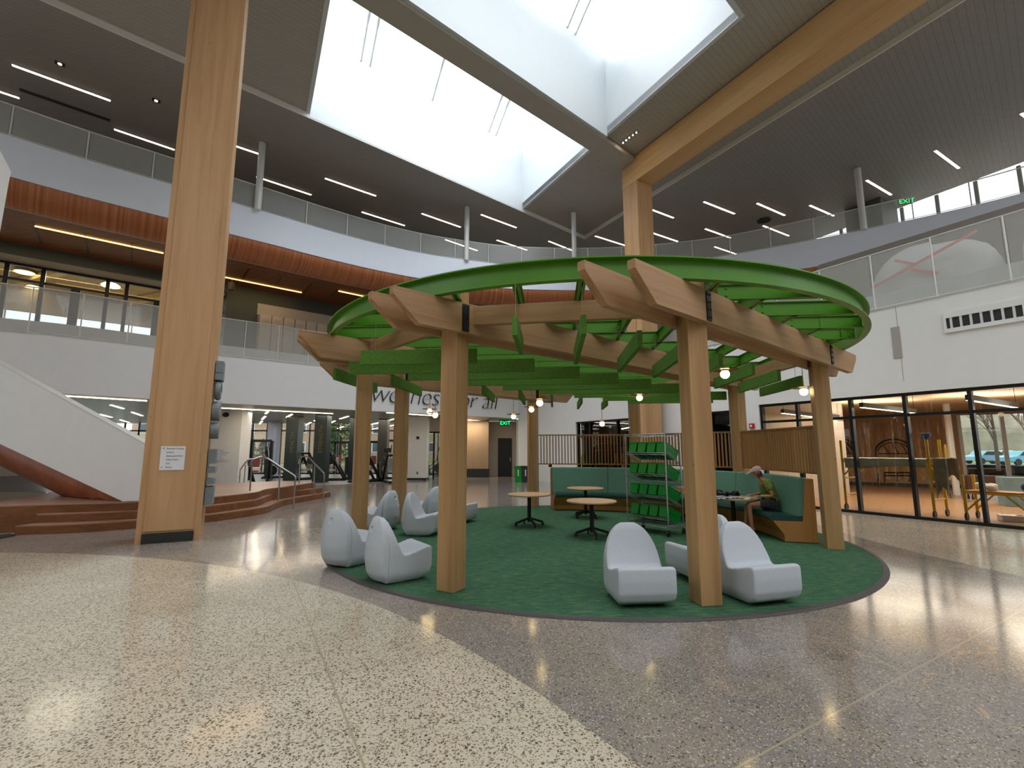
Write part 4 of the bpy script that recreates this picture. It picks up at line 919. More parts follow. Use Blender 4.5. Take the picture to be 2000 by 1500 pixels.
for i in range(12):
    a0 = a_of(486, -.25) + i * .46; t = thing('locker', f'tall grey locker behind the balcony mesh, {ORD[i]} from the left in the row', 'locker', tuple(dp(a0 + .22, 5.45, -.3)), 'row of lockers')
    s = MB(); dbox(s, a0, a0 + .44, 5.445, 7.2, -.5, -.02); s.build('carcass', M_greywall, t)
    s = MB(); dbox(s, a0 + .015, a0 + .425, 5.5, 7.17, -.52, -.502)
    for k in range(4): dbox(s, a0 + .1, a0 + .34, 6.8 + k * .06, 6.82 + k * .06, -.53, -.52)
    s.build('door', M_beige, t)
s = MB(); dbox(s, a_of(482), a_of(640), 7.25, 7.75, -.03, -.005); props(s.build('wall_panel_board', M_greywall), 'long plain grey board on the dark wall above the lockers', 'wall board')
s = MB(); p = at_y(452, 559, 18.2); s.box((p.x, p.y, p.z), (.16, .2, .3)); s.tube([(p.x, p.y, p.z), (p.x, p.y, 8.34)], .02, 6); props(s.build('speaker', M_blackpl), 'small black loudspeaker under the wood ceiling beside the timber column', 'loudspeaker')
# amber light lines and joints in the wood ceiling
for (a, b), lab in zip((((68, 441), (319, 494)), ((434, 540), (589, 571)), ((661, 568), (723, 581))), ('amber light line in the wood ceiling left of the timber column', 'amber light line in the wood ceiling right of the timber column', 'short amber light line in the wood ceiling near the pavilion ring')):
    p, q = at_z(*a, 8.35), at_z(*b, 8.35); s = MB(); s.bar(p - Vector((0, 0, .012)), q - Vector((0, 0, .012)), .06, .02); props(s.build('ceiling_line_light', E_amber), lab, 'linear light', 'amber lines of the wood ceiling')
for (a, b) in (((65, 434), (81, 475)), ((166, 455), (173, 496)), ((257, 475), (258, 511)), ((487, 525), (474, 545)), ((550, 540), (538, 556)), ((610, 553), (592, 571)), ((660, 565), (643, 580))):
    p, q = at_z(*a, 8.35), at_z(*b, 8.35); s = MB(); s.bar(p - Vector((0, 0, .004)), q - Vector((0, 0, .004)), .05, .006); struct(s.build('trim_7', M_black))

q = [at_z(u, v, .004) for u, v in ((-60, 1052), (20, 1044), (31, 1046), (-60, 1064))]; s = MB(); s.hexa([tuple(p) for p in q], [(p.x, p.y, .02) for p in q]); props(s.build('floor_mat', M_charcoal), 'dark floor mat end at the left picture edge below the stage', 'mat')
# ------------------------------------------------------------------ ground level gym under the balcony
s = MB(); s.prism([(-30, 19.5), (-12.5, 17.6), (-8.2, 21.6), (-4.6, 24.6), (-4.6, 30.9), (-30, 30.9)], .001, .008); struct(s.build('floor_gym', plain('grey_rubber_floor', '#77797a', .35, var=.08)))
gw = thing('window_3', 'long gridded window wall at the rear of the ground level gym', 'window', (-15, 31, 0)); struct(gw)
s = MB(); s.add([(-30, 31, 0), (-3.4, 31, 0), (-3.4, 31, 3.3), (-30, 31, 3.3)], [(0, 1, 2, 3)]); s.build('glass_pane', G_clear, gw)
for i in range(29): s = MB(); s.box((-29.9 + i * .93, 31, 1.64), (.06, .1, 3.26)); s.build('mullion', M_black, gw)
for z in (.05, 2.78): s = MB(); s.box((-16.7, 31, z), (26.6, .1, .08)); s.build('transom', M_black, gw)
def pillar(u0, u1, y, mt, lab, word=None):
    a, b = at_y(u0, 877, y), at_y(u1, 877, y); w_ = b.x - a.x; s = MB(); s.box(((a.x + b.x) / 2, y + w_ / 2, 1.635), (w_, w_, 3.26)); o = s.build('pillar', mt); props(o, lab, 'pillar', 'gym pillars')
    if word:
        me = text_mesh(word, w_ * .45, .006); me.materials.append(M_tan); t = bpy.data.objects.new('lettering', me); C.objects.link(t); t.parent = o
        t.matrix_local = Matrix(((0, -1, 0, 0), (0, 0, -1, 0), (1, 0, 0, 0), (0, 0, 0, 1))); t.location = (w_ * .2, -w_ / 2 - .008, 1.4)
M_tan = plain('dull_tan_letter', '#6a6040', .7)
M_pil = plain('dark_green_pillar', '#1e2b28', .45, var=.05)
pillar(556, 580, 24.5, M_pil, 'dark green gym pillar behind the stage steps, narrower of two with vertical words', 'HEALTH')
pillar(612, 636, 23, M_pil, 'dark green gym pillar with tan vertical letters beside the stage end', 'STRENGTH')
pillar(520, 538, 29, plain('pale_blue_pillar', '#9aa3b8', .6), 'pale blue grey pillar by the gym windows')
pillar(681, 693, 25, M_pil, 'dark gym pillar touching the rear left timber post')
pillar(737, 755, 26.5, plain('olive_pillar', '#3d3a30', .6), 'dark olive gym pillar between the two rear timber posts')
GL = [((519, 808), (523, 804)), ((512, 819), (518, 813)), ((507, 828), (512, 822)), ((560, 815), (570, 809)), ((541, 831), (547, 827)), ((614, 822), (626, 817)), ((597, 830), (607, 825)), ((585, 836), (592, 832)), ((622, 834), (633, 829)), ((664, 818), (680, 813)), ((641, 828), (654, 822)), ((659, 837), (671, 833)), ((724, 829), (741, 825)), ((756, 822), (770, 818)), ((728, 838), (741, 835)), ((755, 833), (770, 830))]
GR = [((217, 791), (241, 798)), ((195, 809), (218, 815)), ((258, 805), (278, 812)), ((235, 820), (252, 825)), ((160, 800), (172, 803)), ((207, 824), (224, 827))]
def lbar(a, b, z, lab, grp, w=.09, name='ceiling_light_bar'):
    p, q = at_z(*a, z), at_z(*b, z); s = MB(); s.bar(p - Vector((0, 0, .008)), q - Vector((0, 0, .008)), w, .014); props(s.build(name, E_strip), lab, 'ceiling light', grp)
for i, (a, b) in enumerate(GL): lbar(a, b, 3.268, f'small warm light bar in the gym ceiling, {ORD[i]} in order from the stage pier', 'gym ceiling lights')
for i, (a, b) in enumerate(GR): lbar(a, b, 3.268, f'small warm light bar above the white stair parapet, {ORD[i]} of six', 'gym ceiling lights above the stair')
for (a, b), lab in zip((((105, 772), (287, 783)), ((414, 796), (650, 808)), ((755, 806), (850, 812)), ((914, 820), (974, 826))), ('warm linear light under the fascia above the stair', 'long warm linear light under the fascia above the stage', 'warm linear light under the fascia by the pair of globes', 'warm linear light over the beige lobby panel')): lbar(a, b, 3.262, lab, 'linear lights under the fascia', .07, 'ceiling_line_light')
# exercise machines
def machine(kind, x, y, rz, lab, h=1.7):
    t = thing('exercise_machine', lab, 'exercise machine', (x, y, .009), 'exercise machines in the gym'); c_, s_ = math.cos(rz), math.sin(rz)
    W = lambda a, b, z: (x + a * c_ - b * s_, y + a * s_ + b * c_, z + .01)
    def bars(nm, L, mt=M_black, w=.1):
        s = MB()
        for p, q in L: s.bar(W(*p), W(*q), w, w)
        s.build(nm, mt, t)
    def pad(nm, c, d, mt): s = MB(); q = W(*c); s.box(q, d, rz); s.build(nm, mt, t, bevel=.02)
    if kind == 'tower':
        bars('frame', [((-.9, 0, .03), (-.9, 0, h)), ((.9, 0, .03), (.9, 0, h)), ((-.9, 0, h), (.9, 0, h)), ((-.9, -.5, .04), (-.9, .5, .04)), ((.9, -.5, .04), (.9, .5, .04)), ((0, 0, .05), (0, 0, h))], w=.13)
        pad('weight_stack', (-.75, 0, .6), (.16, .22, 1.0), M_blackpl); pad('weight_stack', (.75, 0, .6), (.16, .22, 1.0), M_blackpl); pad('seat', (.25, -.3, .5), (.32, .32, .08), M_red_pad); pad('back_pad', (.25, 0, .95), (.3, .1, .5), M_red_pad)
        s = MB(); s.tube([W(.9, 0, h), W(1.15, -.1, h - .12), W(1.15, -.1, h - .5)], .01, 5); s.build('cable', M_chrome, t)
    elif kind == 'press':
        bars('frame', [((-.7, -.3, .04), (.7, -.3, .04)), ((-.7, .3, .04), (.7, .3, .04)), ((.65, -.3, .04), (-.1, -.3, h * .8)), ((.65, .3, .04), (-.1, .3, h * .8)), ((-.6, 0, .05), (-.35, 0, h)), ((-.1, -.35, h * .8), (-.1, .35, h * .8)), ((-.7, -.3, .04), (-.7, .3, .04))])
        pad('seat', (-.1, 0, .5), (.4, .38, .09), M_grey_pad); pad('back_pad', (.2, 0, .85), (.1, .36, .6), M_grey_pad)
        s = MB()
        for y_ in (-.45, .45): s.tube([W(-.1, y_ - .03, 1.0), W(-.1, y_ + .03, 1.0)], .2, 18)
        s.build('weight_plate', M_blackpl, t)
    else:
        bars('frame', [((-.7, 0, .06), (.7, 0, .06)), ((-.7, -.25, .04), (-.7, .25, .04)), ((.7, -.25, .04), (.7, .25, .04)), ((.45, 0, .1), (.6, 0, h * .8)), ((-.3, 0, .1), (-.45, 0, .9))])
        s = MB(); s.tube([W(.3, -.06, .42), W(.3, .06, .42)], .28, 22); s.build('flywheel', M_blackpl, t)
        s = MB()
        for y_ in (-.25, .25): s.tube([W(-.4, y_, .35), W(.35, y_, .9), W(.5, y_, h)], .025, 6)
        s.build('arm', M_black, t); pad('console', (.62, 0, h * .85), (.08, .4, .25), M_blackpl)
M_red_pad = plain('dark_red_pad', '#7c3b3b', .5); M_grey_pad = plain('grey_pad', '#a9aaa8', .5)
for kd, u, y, rz, h, lab in (('tower', 492, 24, 15, 2.0, 'large black cable tower with red pads behind the stage'), ('bike', 545, 26.5, 200, 1.9, 'black elliptical trainer beside the first dark pillar'), ('press', 473, 21.6, 90, 1.5, 'black plate machine close to the stage pier'), ('press', 600, 25.5, 60, 1.7, 'black machine between the two dark pillars'), ('tower', 655, 29.9, 0, 2.0, 'tall black rack in front of the green tree window'), ('press', 652, 24.8, 10, 1.7, 'black incline press with grey seat left of the rear timber post'), ('bike', 697, 28.0, 120, 1.6, 'black exercise bike close to the rear left timber post'), ('tower', 722, 28, 10, 2.0, 'black cable tower between the rear timber posts, left one'), ('press', 716, 23.6, 45, 1.7, 'black plate machine between the rear timber posts, front one'), ('bike', 748, 25.2, 80, 1.8, 'black elliptical trainer between the rear timber posts, middle one'), ('tower', 772, 29.3, 20, 2.1, 'tall black rack between the rear timber posts, right one'), ('press', 768, 23.4, 120, 1.6, 'black press beside the rear right timber post'), ('bike', 848, 29.6, 40, 1.7, 'dark exercise bike behind the lobby glass door')):
    p = at_y(u, 877, y); machine(kd, p.x, y, R(rz), lab, h)
# lobby odds and ends
a, b = at_y(835, 877, 26), at_y(860, 877, 26); dr = thing('door_3', 'black framed glass door beside the lobby pier', 'door', ((a.x + b.x) / 2, 26, 0)); struct(dr)
s = MB(); s.box((a.x + .03, 26, 1.25), (.06, .08, 2.5)); s.box(((a.x + b.x) / 2, 26, 1.25), (.09, .08, 2.5)); s.box((b.x, 26, 1.25), (.06, .08, 2.5)); s.box(((a.x + b.x) / 2, 26, 2.5), (b.x - a.x, .08, .08)); s.build('frame', M_black, dr)
s = MB(); s.box(((a.x + b.x) / 2, 26, 1.2), (b.x - a.x, .01, 2.4)); s.build('glass_pane', G_clear, dr)
s = MB(); s.box(((a.x + b.x) / 2, 26.05, 2.9), (b.x - a.x + .1, .1, .74)); struct(s.build('wall_lobby_header', M_beige))
exit_sign(at_y(985, 826, 26.5), (1, 0, 0), 'green glowing exit sign hanging in the rear lobby', .3)
def onpier(u, v, y, d, name, mt, lab, cat, rnd=False):
    p = at_y(u, v, y); s = MB()
    if rnd: s.ball(p, d[0] / 2, 14, sc=(1, .3, .7))
    else: s.box(p, d)
    props(s.build(name, mt), lab, cat)
onpier(441, 810, 20.55, (.3, .05, .2), 'wall_speaker', M_blackpl, 'small dark oval device high on the stage pier', 'wall device', True)
onpier(816, 855, 24.87, (.14, .05, .14), 'wall_thermostat', M_blackpl, 'small dark square device on the lobby pier', 'wall device')  # thermostat on the lobby pier
onpier(815, 924, 24.88, (.08, .02, .13), 'wall_socket', M_chrome, 'small outlet plate low on the lobby pier', 'socket')
onpier(1028, 944, 26.2, (.1, .02, .1), 'floor_socket', M_chrome, 'small plate on the floor by the waste bins', 'socket') if False else None
p = at_y(435, 888, 20.56); sg2 = thing('wall_sign', 'pale sign with small text lines on the white pier behind the stage', 'sign', tuple(p)); s = MB(); s.box(p, (.5, .02, .5)); s.build('panel', M_sign, sg2)
for i, tx in enumerate(('Fitness', 'Gymnasium/Pool', 'Table Tennis', 'Turf', 'Lockers')): place_text(text_mesh(tx, .06, .001), 'lettering', M_ink, p + Vector((-.14, -.013, .16 - i * .09)), (1, 0, 0), sg2)
for u, w_, mt, lab in ((1012, .38, M_bin, 'green waste bin in the rear lobby beside the dark door'), (1026, .42, M_charcoal, 'black waste bin in the rear lobby next to the green one')):
    p = at_z(u, 941, 0); p = Vector((p.x, 23.6, 0)); p.x = at_y(u, 877, 23.6).x; t = thing('waste_bin', lab, 'waste bin', (p.x, p.y, 0)); s = MB(); q = w_ / 2
    s.hexa([(p.x - q * .85, p.y - q, .005), (p.x + q * .85, p.y - q, .005), (p.x + q * .85, p.y + q, .005), (p.x - q * .85, p.y + q, .005)], [(p.x - q, p.y - q, .72), (p.x + q, p.y - q, .72), (p.x + q, p.y + q, .72), (p.x - q, p.y + q, .72)]); s.build('body', mt, t)
    s = MB(); s.box((p.x, p.y, .75), (w_ * 1.04, w_ * 1.04, .05)); s.build('lid', M_blackpl if mt is M_charcoal else mt, t); s = MB(); s.box((p.x, p.y - q - .004, .45), (.05, .006, .3)); s.build('label_strip', M_sign, t)
for u, mt, lab in ((1021, plain('brown_sign', '#7a4a3c', .6), 'small brown notice above the waste bins'), (1028, plain('navy_sign', '#27324a', .6), 'small navy notice above the waste bins')):
    p = at_y(u, 905, 26.46); s = MB(); s.box(p, (.16, .02, .2)); props(s.build('notice_sign', mt), lab, 'notice')
# ------------------------------------------------------------------ glazed fronts of the white wall
def front(nm, s0, s1, z1, zt, mull, lab, gl):
    t = thing(nm, lab, 'glazed front', tuple(wp((s0 + s1) / 2, 0, .15))); struct(t)
    for z0_, z1_, n in ((z1 - .07, z1, 'head_frame'), (zt - .035, zt + .035, 'transom'), (.0, .07, 'sill_frame')): s = MB(); wbox(s, s0, s1, z0_ + .002, z1_ - .002, .06, .18); s.build(n, M_black, t)
    for m_ in mull: s = MB(); wbox(s, m_ - .035, m_ + .035, .07, z1 - .07, .05, .19); s.build('mullion', M_black, t)
    s = MB(); s.add([wp(s0, .05, .12), wp(s1, .05, .12), wp(s1, z1 - .05, .12), wp(s0, z1 - .05, .12)], [(0, 1, 2, 3)]); s.build('glass_pane', gl, t)
front('window_4', -2.02, 13.9, 2.92, 2.4, [-1.98, -.946, .392, 1.537, 2.70, 3.87, 5.04, 6.2, 7.4, 8.6], 'tall black framed studio glazing in the white wall', G_dusty)
front('window_5', -10.74, -6.41, 2.82, 2.15, [-10.68, -9.83, -8.13, -6.47], 'black framed glazing of the dark store room', G_clear)
front('window_6', -4.59, -2.86, 2.82, 2.15, [-4.54, -3.7, -2.92], 'black framed glazing right of the rear portal', G_clear)
for u0, u1, lab in ((1155, 1198, 'pale strip light in the dark store room, left one'), (1216, 1232, 'pale strip light in the dark store room, right one')):
    a, b = on_line(u0, wp(0, 0, 2.5), WD), on_line(u1, wp(0, 0, 2.5), WD); s = MB(); s.bar((a.x, a.y, 2.55), (b.x, b.y, 2.6), .08, .03); props(s.build('strip_light', E_strip), lab, 'strip light', 'store room lights')
cart = thing('hand_cart', 'red tubular cart standing in the store room behind the slat screen', 'cart', tuple(wp(-10, .0, 1.2)))
s = MB()
for a in (-10.45, -9.6):
    for o_ in (.9, 1.5): s.tube([wp(a, .1, o_), wp(a, 1.85, o_)], .03, 6)
for z in (.3, .95, 1.55, 1.85):
    for o_ in (.9, 1.5): s.tube([wp(-10.45, z, o_), wp(-9.6, z, o_)], .02, 6)
s.build('frame', M_red, cart)
for k, (a, o_) in enumerate(((-10.45, .9), (-9.6, .9), (-10.45, 1.5), (-9.6, 1.5))): s = MB(); q = wp(a, .06, o_); s.tube([q - WD * .02, q + WD * .02], .055, 12); s.build('wheel', M_blackpl, cart)
for a, z, d, mt, nm, lab in ((-9.15, 1.2, (.5, .4, .4), plain('orange_card', '#b5753c', .7), 'carton', 'orange brown carton in the store room'), (-9.2, 1.55, (.3, .3, .3), plain('grey_tub', '#7d8084', .5), 'tub', 'grey tub stacked on the carton in the store room'), (-9.25, 1.82, (.12, .12, .22), plain('blue_bottle', '#2f57a8', .4), 'bottle', 'blue and white bottle on the grey tub'), (-9.05, .86, (.22, .2, .25), M_yellow, 'canister', 'yellow canister below the carton in the store room')):
    q = wp(a, z, 1.3); s = MB(); s.box(q, d, R(-59)); props(s.build(nm, mt), lab, nm)
q = wp(-9.15, .37, 1.3); st = thing('shelf_stand', 'dark stand carrying cartons in the store room', 'stand', tuple(wp(-9.15, 0, 1.3))); s = MB()
for z in (.72, .98): s.box(wp(-9.15, z, 1.3), (.7, .5, .03), R(-59))
s.build('shelf_board', M_charcoal, st); s = MB()
for x in (-.33, .33):
    for y in (-.2, .2): s.bar(wp(-9.15 + x, 0.005, 1.3 + y), wp(-9.15 + x, .98, 1.3 + y), .03, .03)
s.build('frame', M_charcoal, st)
# wall devices
al = thing('fire_alarm', 'red fire alarm with white strobe on the white wall above the slat screen', 'fire alarm', tuple(wp(-2.25, 2.22)))
s = MB(); wbox(s, -2.33, -2.17, 2.22, 2.37, -.06, -.003); s.build('housing', M_red, al, bevel=.01); s = MB(); wbox(s, -2.29, -2.23, 2.26, 2.33, -.075, -.061); s.build('strobe', M_sign, al)
gr = thing('air_grille', 'white slotted air grille high on the white wall', 'air grille', tuple(wp(3.1, 4.2)))
s = MB()
for s0, s1, z0, z1 in ((2.46, 3.74, 4.5, 4.64), (2.46, 3.74, 4.17, 4.26), (2.46, 2.5, 4.26, 4.5), (3.7, 3.74, 4.26, 4.5)): wbox(s, s0, s1, z0, z1, -.05, -.002)
s.build('frame', M_white, gr); s = MB(); wbox(s, 2.5, 3.7, 4.26, 4.5, -.012, -.002); s.build('dark_slot', M_charcoal, gr)
s = MB()
for i in range(1, 8): a = 2.42 + i * .165; wbox(s, a - .02, a + .02, 4.26, 4.5, -.045, -.013)
s.build('divider', M_rail, gr)
s = MB(); wbox(s, 1.46, 1.63, 3.76, 4.52, -.02, -.002); props(s.build('access_panel', M_greywall), 'slim grey upright panel on the white wall right of the pavilion ring', 'wall panel')
# plastic wrapped furniture on the upper balcony
def lump(s0, s1, hgt, lab, seed, tape):
    rnd = random.Random(seed); n, m_ = 36, 14; s = MB(); zb = 5.445; t = thing('wrapped_furniture', lab, 'covered furniture', tuple(wp((s0 + s1) / 2, zb, 1.0)), 'plastic wrapped furniture')
    sm, hl = (s0 + s1) / 2, (s1 - s0) / 2
    for j in range(m_ + 1):
        q = j / m_; rr = (1 - q ** 3.5) ** .45 * (1 + .1 * (1 - q))
        for i in range(n):
            a = 2 * PI * i / n; ca, sa = math.cos(a), math.sin(a); k = (abs(ca) ** 3 + abs(sa) ** 3) ** (-1 / 3); w_ = 1 + .05 * math.sin(a * 9 + q * 5) * (1 - q) + rnd.uniform(-.02, .02)
            s.v.append(tuple(wp(sm + hl * ca * k * rr * w_, zb + hgt * q * (1 + .06 * math.sin(3 * ca + seed)), 1.15 + .62 * sa * k * rr * w_)))
    for j in range(m_):
        for i in range(n): s.f.append((j * n + i, j * n + (i + 1) % n, (j + 1) * n + (i + 1) % n, (j + 1) * n + i)); s.m.append(0)
    s.build('film', V_film, t, smooth=True, angle=80)
    if tape:
        for p, q in (((s0 + .15, .3), (s1 - .1, 1.0)), ((sm - .5, .85), (sm - .1, .6)), ((sm - .2, .5), (sm + .3, .25))):
            s = MB(); s.bar(wp(p[0], zb + p[1], .4), wp(q[0], zb + q[1], .4), .07, .004, up=tuple(WN)); s.build('tape', plain('pink_tape', '#e58f86', .6), t)
    s = MB(); wbox(s, s0 + .3, s1 - .3, zb + .01, zb + hgt * .7, .8, 1.4); s.build('furniture_body', M_greywall, t)
lump(.9, 3.2, 1.25, 'furniture wrapped in clear plastic with pink tape behind the balcony mesh', 3, True); lump(3.75, 6.2, 1.5, 'furniture wrapped in clear plastic without tape, at the right picture edge', 8, False)
# ------------------------------------------------------------------ studio behind the glazing
BW = Vector((14.98, 22.07, 0)); BD = Vector((.837, -.547, 0)).normalized(); BN = Vector((.547, .837, 0)).normalized()
def bp_(a, z, o=0): q = BW + BD * a + BN * o; return Vector((q.x, q.y, z))
def bbox(mb, a0, a1, z0, z1, o0, o1, m=0): mb.hexa([bp_(a0, z0, o0), bp_(a1, z0, o0), bp_(a1, z0, o1), bp_(a0, z0, o1)], [bp_(a0, z1, o0), bp_(a1, z1, o0), bp_(a1, z1, o1), bp_(a0, z1, o1)])
def a_b(u): r = on_line(u, BW, BD); return (Vector((r.x, r.y, 0)) - BW).dot(BD)
aw = a_b(1876)
c0, c1 = wp(-2.3, 0, .3), wp(14, 0, .3)
s = MB(); s.prism([(wp(-2.05, 0, .31)[0], wp(-2.05, 0, .31)[1]), (wp(14, 0, .31)[0], wp(14, 0, .31)[1]), tuple(bp_(16, 0))[:2], tuple(bp_(-9, 0))[:2]], .001, .009); struct(s.build('floor_studio', M_studiofloor))
s = MB(); bbox(s, -9, aw, 0, 3.3, 0, .2); bbox(s, aw, 16, 0, .55, 0, .2); bbox(s, aw, 16, 3.0, 3.3, 0, .2); struct(s.build('wall_studio_rear', plain('studio_tan_wall', '#a98a66', .6, var=.05)))
s = MB(); wbox(s, -2.3, -2.03, 0, 3.3, .3, 5.1); struct(s.build('wall_studio_side', M_beige))
s = MB(); s.prism([tuple(wp(-2.2, 0, .31))[:2], tuple(wp(14, 0, .31))[:2], tuple(bp_(16, 0))[:2], tuple(bp_(-9, 0))[:2]], 3.2, 3.3); struct(s.build('ceiling_studio', plain('studio_ceiling', '#d8bd97', .6, var=.03)))
s = MB(); bbox(s, -6, aw, .01, .14, -.02, -.001); struct(s.build('baseboard_studio', M_charcoal))
sw_ = thing('window_7', 'tall studio window facing the car park', 'window', tuple(bp_(aw + 3, .55))); struct(sw_)
for a in (aw + .06, aw + 1.35, aw + 2.7, aw + 4.05, aw + 5.4): s = MB(); bbox(s, a - .06, a + .06, .55, 3.0, .02, .16); s.build('mullion', M_rail, sw_)
s = MB(); bbox(s, aw, 16, .55, 3.0, .09, .1); s.build('glass_pane', G_clear, sw_)
mu = thing('wall_mural', 'brown streaked mural with black arched frames on the studio wall', 'mural', tuple(bp_(a_b(1760), 0, -.02)))
def streaks():
    m, nt, b = nodes('streaked_mural'); v = coords(nt, (3.2, 3.2, .35)); n = N(nt, 'ShaderNodeTexNoise', Scale=1.7, Detail=8.0, Roughness=.75); nt.links.new(v, n.inputs['Vector'])
    nt.links.new(ramp(nt, n.outputs['Fac'], [(.32, rgb('#7d5c3a')), (.48, rgb('#a88155')), (.56, rgb('#b8966d')), (.64, rgb('#e6dcc6'))]), b.inputs['Base Color']); b.inputs['Roughness'].default_value = .6; return m
s = MB(); bbox(s, a_b(1668), aw - .5, .3, 2.75, -.02, -.004); s.build('panel', streaks(), mu)
def onb(u, v, o=-.035): r = ray(u, v); P = BW + BN * o; t_ = (P - EYE).dot(BN) / r.dot(BN); return EYE + r * t_
for us_, lab in (((1711, 1780, 858, 892), ''), ((1634, 1668, 858, 892), '')):
    u0, u1, vt, vb = us_; s = MB(); um = (u0 + u1) / 2; hw = (u1 - u0) / 2
    s.tube([onb(um - hw * math.cos(k * PI / 14), vb - 12 - (vb - vt - 12) * math.sin(k * PI / 14)) for k in range(15)], .035, 5)
    s.tube([onb(um - hw * .88 * math.cos(k * PI / 14), vb - 10 - (vb - vt - 16) * math.sin(k * PI / 14)) for k in range(15)], .02, 5)
    s.tube([onb(u0, vb), onb(u0, vb - 12)], .03, 5); s.tube([onb(u1, vb), onb(u1, vb - 12)], .03, 5); s.tube([onb(u0 + 4, vb - 6), onb(u1 - 4, vb - 6)], .02, 5)
    for k in (-.5, .05, .55): s.tube([onb(um + hw * k - 5, vt + 8), onb(um + hw * k + 9, vb - 6)], .02, 5)
    s.build('arch_graphic', M_black, mu)
s = MB()
for v in (923, 929): s.tube([onb(1727, v), onb(1778, v)], .03, 5)
for u in (1715, 1728, 1752, 1777): s.tube([onb(u, 924), onb(u, 941)], .025, 5)
s.build('bench_graphic', M_black, mu)
s = MB(); p = at_y(1856, 860, 16.8); s.tube([(p.x, p.y, .01), (p.x, p.y, 3.19)], .1, 16); props(s.build('round_column', M_rail, smooth=True), 'slim round white column inside the studio', 'column')
for (a, b), lab in zip((((1682, 791), (1787, 803)), ((1890, 776), (1986, 792)), ((1528, 803), (1600, 812)), ((1618, 812), (1637, 814))), ('dark linear pendant in the studio, left of the middle mullion', 'dark linear pendant in the studio, at the right', 'dark linear pendant in the studio above the slat screen', 'small dark linear pendant in the studio beside the timber post')):
    p, q = at_z(*a, 2.72), at_z(*b, 2.72); t = thing('linear_pendant', lab, 'pendant lamp', tuple((p + q) / 2), 'dark linear studio pendants'); s = MB(); s.bar(p, q, .09, .12); s.build('housing', M_charcoal, t)
    s = MB(); s.bar(p - Vector((0, 0, .065)), q - Vector((0, 0, .065)), .07, .008); s.build('diffuser', E_strip, t)
    for f in (.02, .98): w_ = p + (q - p) * f; s = MB(); s.tube([w_ + Vector((0, 0, .06)), (w_.x, w_.y, 3.195)], .006, 5); s.build('hanger', M_blackpl, t)
# scaffolds
def castor(t, p, r=.085): s = MB(); s.tube([p + WD * -.02 + Vector((0, 0, r)), p + WD * .02 + Vector((0, 0, r))], r, 16); s.build('castor', M_blackpl, t, smooth=True, angle=40)
def scaffold(A, B, dep, h, hp, lab):
    t = thing('scaffold', lab, 'scaffold', tuple((A + B) / 2 + WN * dep / 2)); G = Vector((0, 0, .009))
    for P in (A, B):
        for o_ in (0, dep):
            q = P + WN * o_ + G; s = MB(); s.tube([q + Vector((0, 0, .17)), q + Vector((0, 0, h))], .03, 8); s.build('upright', M_yellow, t); castor(t, q)
        s = MB()
        for k in range(1, int(h / .42)): z = k * .42; s.tube([P + WN * 0 + Vector((0, 0, z)), P + WN * dep + Vector((0, 0, z))], .018, 6)
        s.build('rung', M_yellow, t)
    s = MB(); s.prism([tuple(p)[:2] for p in (A + WN * .03, B + WN * .03, B + WN * (dep - .03), A + WN * (dep - .03))], hp, hp + .05); s.build('platform', M_bench, t)
    s = MB(); d = (B - A).normalized()
    for o_ in (0, dep):
        s.tube([A + WN * o_ + Vector((0, 0, hp)), B + WN * o_ + Vector((0, 0, hp))], .022, 6); s.tube([A + WN * o_ + Vector((0, 0, hp - .4)), A + d * .35 + WN * o_ + Vector((0, 0, hp - .02))], .02, 6); s.tube([B + WN * o_ + Vector((0, 0, hp - .4)), B - d * .35 + WN * o_ + Vector((0, 0, hp - .02))], .02, 6)
    s.build('brace', M_yellow, t); return t
A_, B_ = Vector((8.98, 12.72, 0)), Vector((10.22, 11.62, 0)); A_ = A_ - WN * ((A_ - WA).dot(WN) - .5); B_ = B_ - WN * ((B_ - WA).dot(WN) - .5)
d_ = (at_z(1646, 990, 0) - WA).dot(WD)
def ons(u, o): r = on_line(u, WA + WN * o, WD); return Vector((r.x, r.y, 0))
A_, B_ = ons(1643, .5), ons(1811, .5)
scaffold(A_, B_, .75, 1.82, 1.3, 'yellow rolling scaffold with pale drop cloth behind the studio glass')
def cloth(A, B, o0, o1, z, drop, lab, mt, seed):
    rnd = random.Random(seed); s = MB(); n = 26; d = B - A
    for i in range(n + 1):
        q = i / n; w1 = .02 * math.sin(q * 17 + seed); dz = drop * (1 + .18 * math.sin(q * 5 + seed))
        row = [(o0 - .03 + w1, z - dz), (o0 - .035 + w1, z - dz * .5), (o0 - .03, z), ((o0 + o1) / 2, z + .015), (o1 + .02, z), (o1 + .03 + w1, z - dz * .6)]
        for o_, zz in row: p = A + d * q + WN * (o_ - .5); s.v.append((p.x, p.y, zz + rnd.uniform(-.006, .006)))
    for i in range(n):
        for j in range(5): s.f.append((i * 6 + j, i * 6 + 6 + j, i * 6 + 7 + j, i * 6 + 1 + j)); s.m.append(0)
    o = s.build('drop_cloth', mt, smooth=True); m_ = o.modifiers.new('t', 'SOLIDIFY'); m_.thickness = .006; props(o, lab, 'drop cloth')
dd_ = (B_ - A_).normalized()
cloth(A_ + dd_ * .08, B_ - dd_ * .03, .46, 1.29, 1.365, .22, 'pale green grey drop cloth draped along the yellow scaffold platform', M_cloth, 1)
cloth(B_ + dd_ * .04, B_ + dd_ * .3, .62, 1.2, 1.38, .8, 'grey drop cloth hanging at the right end of the yellow scaffold', M_greycloth, 2)
s = MB()
for k in range(4): s.tube([tuple(B_ + dd_ * .09 + WN * (.8 + .07 * math.sin(j * PI / 6) + k * .015) + Vector((0, 0, 1.28 + .42 * math.cos(j * PI / 6)))) for j in range(12)], .013, 6, closed=True)
